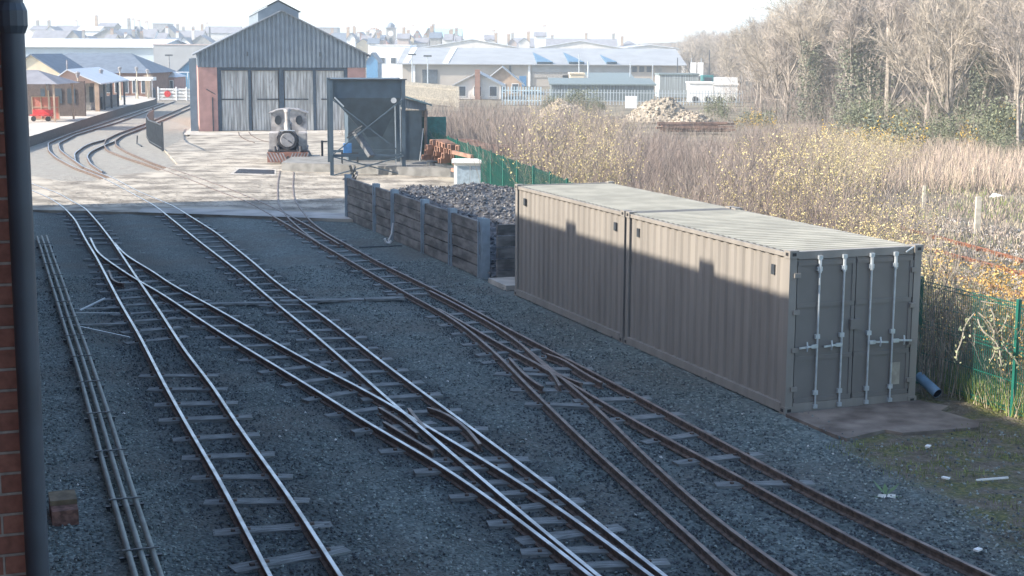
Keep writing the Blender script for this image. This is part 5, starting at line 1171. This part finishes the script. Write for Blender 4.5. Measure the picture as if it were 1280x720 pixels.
grass('scrub_undergrowth', 'dense dry undergrowth and low twigs beneath the thicket', 26000, under, .3, 1.1, [M_twig2, M_bark, M_twig, M_twig2, M_bark], .02)
# small things on the near verge
t = thing('leafy_weed', 'single broad leaved green weed on the ballast edge', 'plant', g(1107, 622)); m = MB()
for k, (an, L, e) in enumerate(((2.5, .3, .9), (.5, .3, .7), (1.5, .22, 1.1), (3.6, .2, .3), (5.8, .22, .3))):
    d = Vector((math.cos(an) * math.cos(e), math.sin(an) * math.cos(e), math.sin(e))); s_ = d.cross(Vector((0, 0, 1))).normalized() * .035; m.add([Vector((0, 0, .03)), d * L * .5 + s_, d * L + Vector((0, 0, -.03)), d * L * .5 - s_], [(0, 1, 2, 3)])
m.build('leaves', mat('weed_leaf', (.12, .20, .09), .6), t); m = MB(); [m.add([Vector((x, -.06, .03)), Vector((x + .1, -.1, .02)), Vector((x + .12, -.02, .05)), Vector((x + .03, 0, .05))], [(0, 1, 2, 3)]) for x in (-.12, 0)]; m.build('pale_leaf_litter', mat('litter', (.55, .55, .5), .8), t)
o = MB().bar((-.22, -.03, .05), (.22, .03, .07), .022).build('white_stick', M_white); o.location = g(1240, 604); tag(o, 'thin white stick lying on the mossy verge', 'stick')
bt = Vector(g(1172, 492, .14)); t = thing('blue_pipe', 'short blue plastic pipe lying beside the container corner', 'pipe', bt); e1 = Vector(g(1148, 470, .35)) - bt; 
m = MB(); m.tube([(0, 0, 0), tuple(e1)], .085, 18, cap=False); m.build('outer_wall', mat('blue_pipe_plastic', (.14, .24, .34), .5), t, smooth=True); m = MB(); m.tube([(0, 0, 0), tuple(e1)], .072, 18, cap=False); m.build('inner_wall', M_black, t, smooth=True)
rr = random.Random(77)
for k in range(3):
    px, py = ((1182, 600), (1160, 560), (1222, 690))[k]; o = MB().box((0, 0, .03), (.1, .06, .02), rr.uniform(0, 3)).build('litter_scrap', M_white); o.location = g(px, py, .03); tag(o, ('white scrap of litter nearest the leafy weed', 'white scrap of litter nearest the brown slab', 'white scrap of litter at the bottom right corner')[k], 'litter')

# ------------------------------------------------------------------ air
hm = bpy.data.materials.new('haze_air'); hm.use_nodes = True; nt = hm.node_tree
for nd in list(nt.nodes):
    if nd.type != 'OUTPUT_MATERIAL': nt.nodes.remove(nd)
pv = nt.nodes.new('ShaderNodeVolumePrincipled'); pv.inputs['Color'].default_value = (.84, .94, 1, 1); pv.inputs['Density'].default_value = .0009; pv.inputs['Anisotropy'].default_value = 0
nt.links.new(pv.outputs[0], nt.nodes['Material Output'].inputs['Volume'])
m = MB(); m.box((0, 910, 24), (1960, 1990, 52)); tag(m.build('haze', hm), kind='stuff')
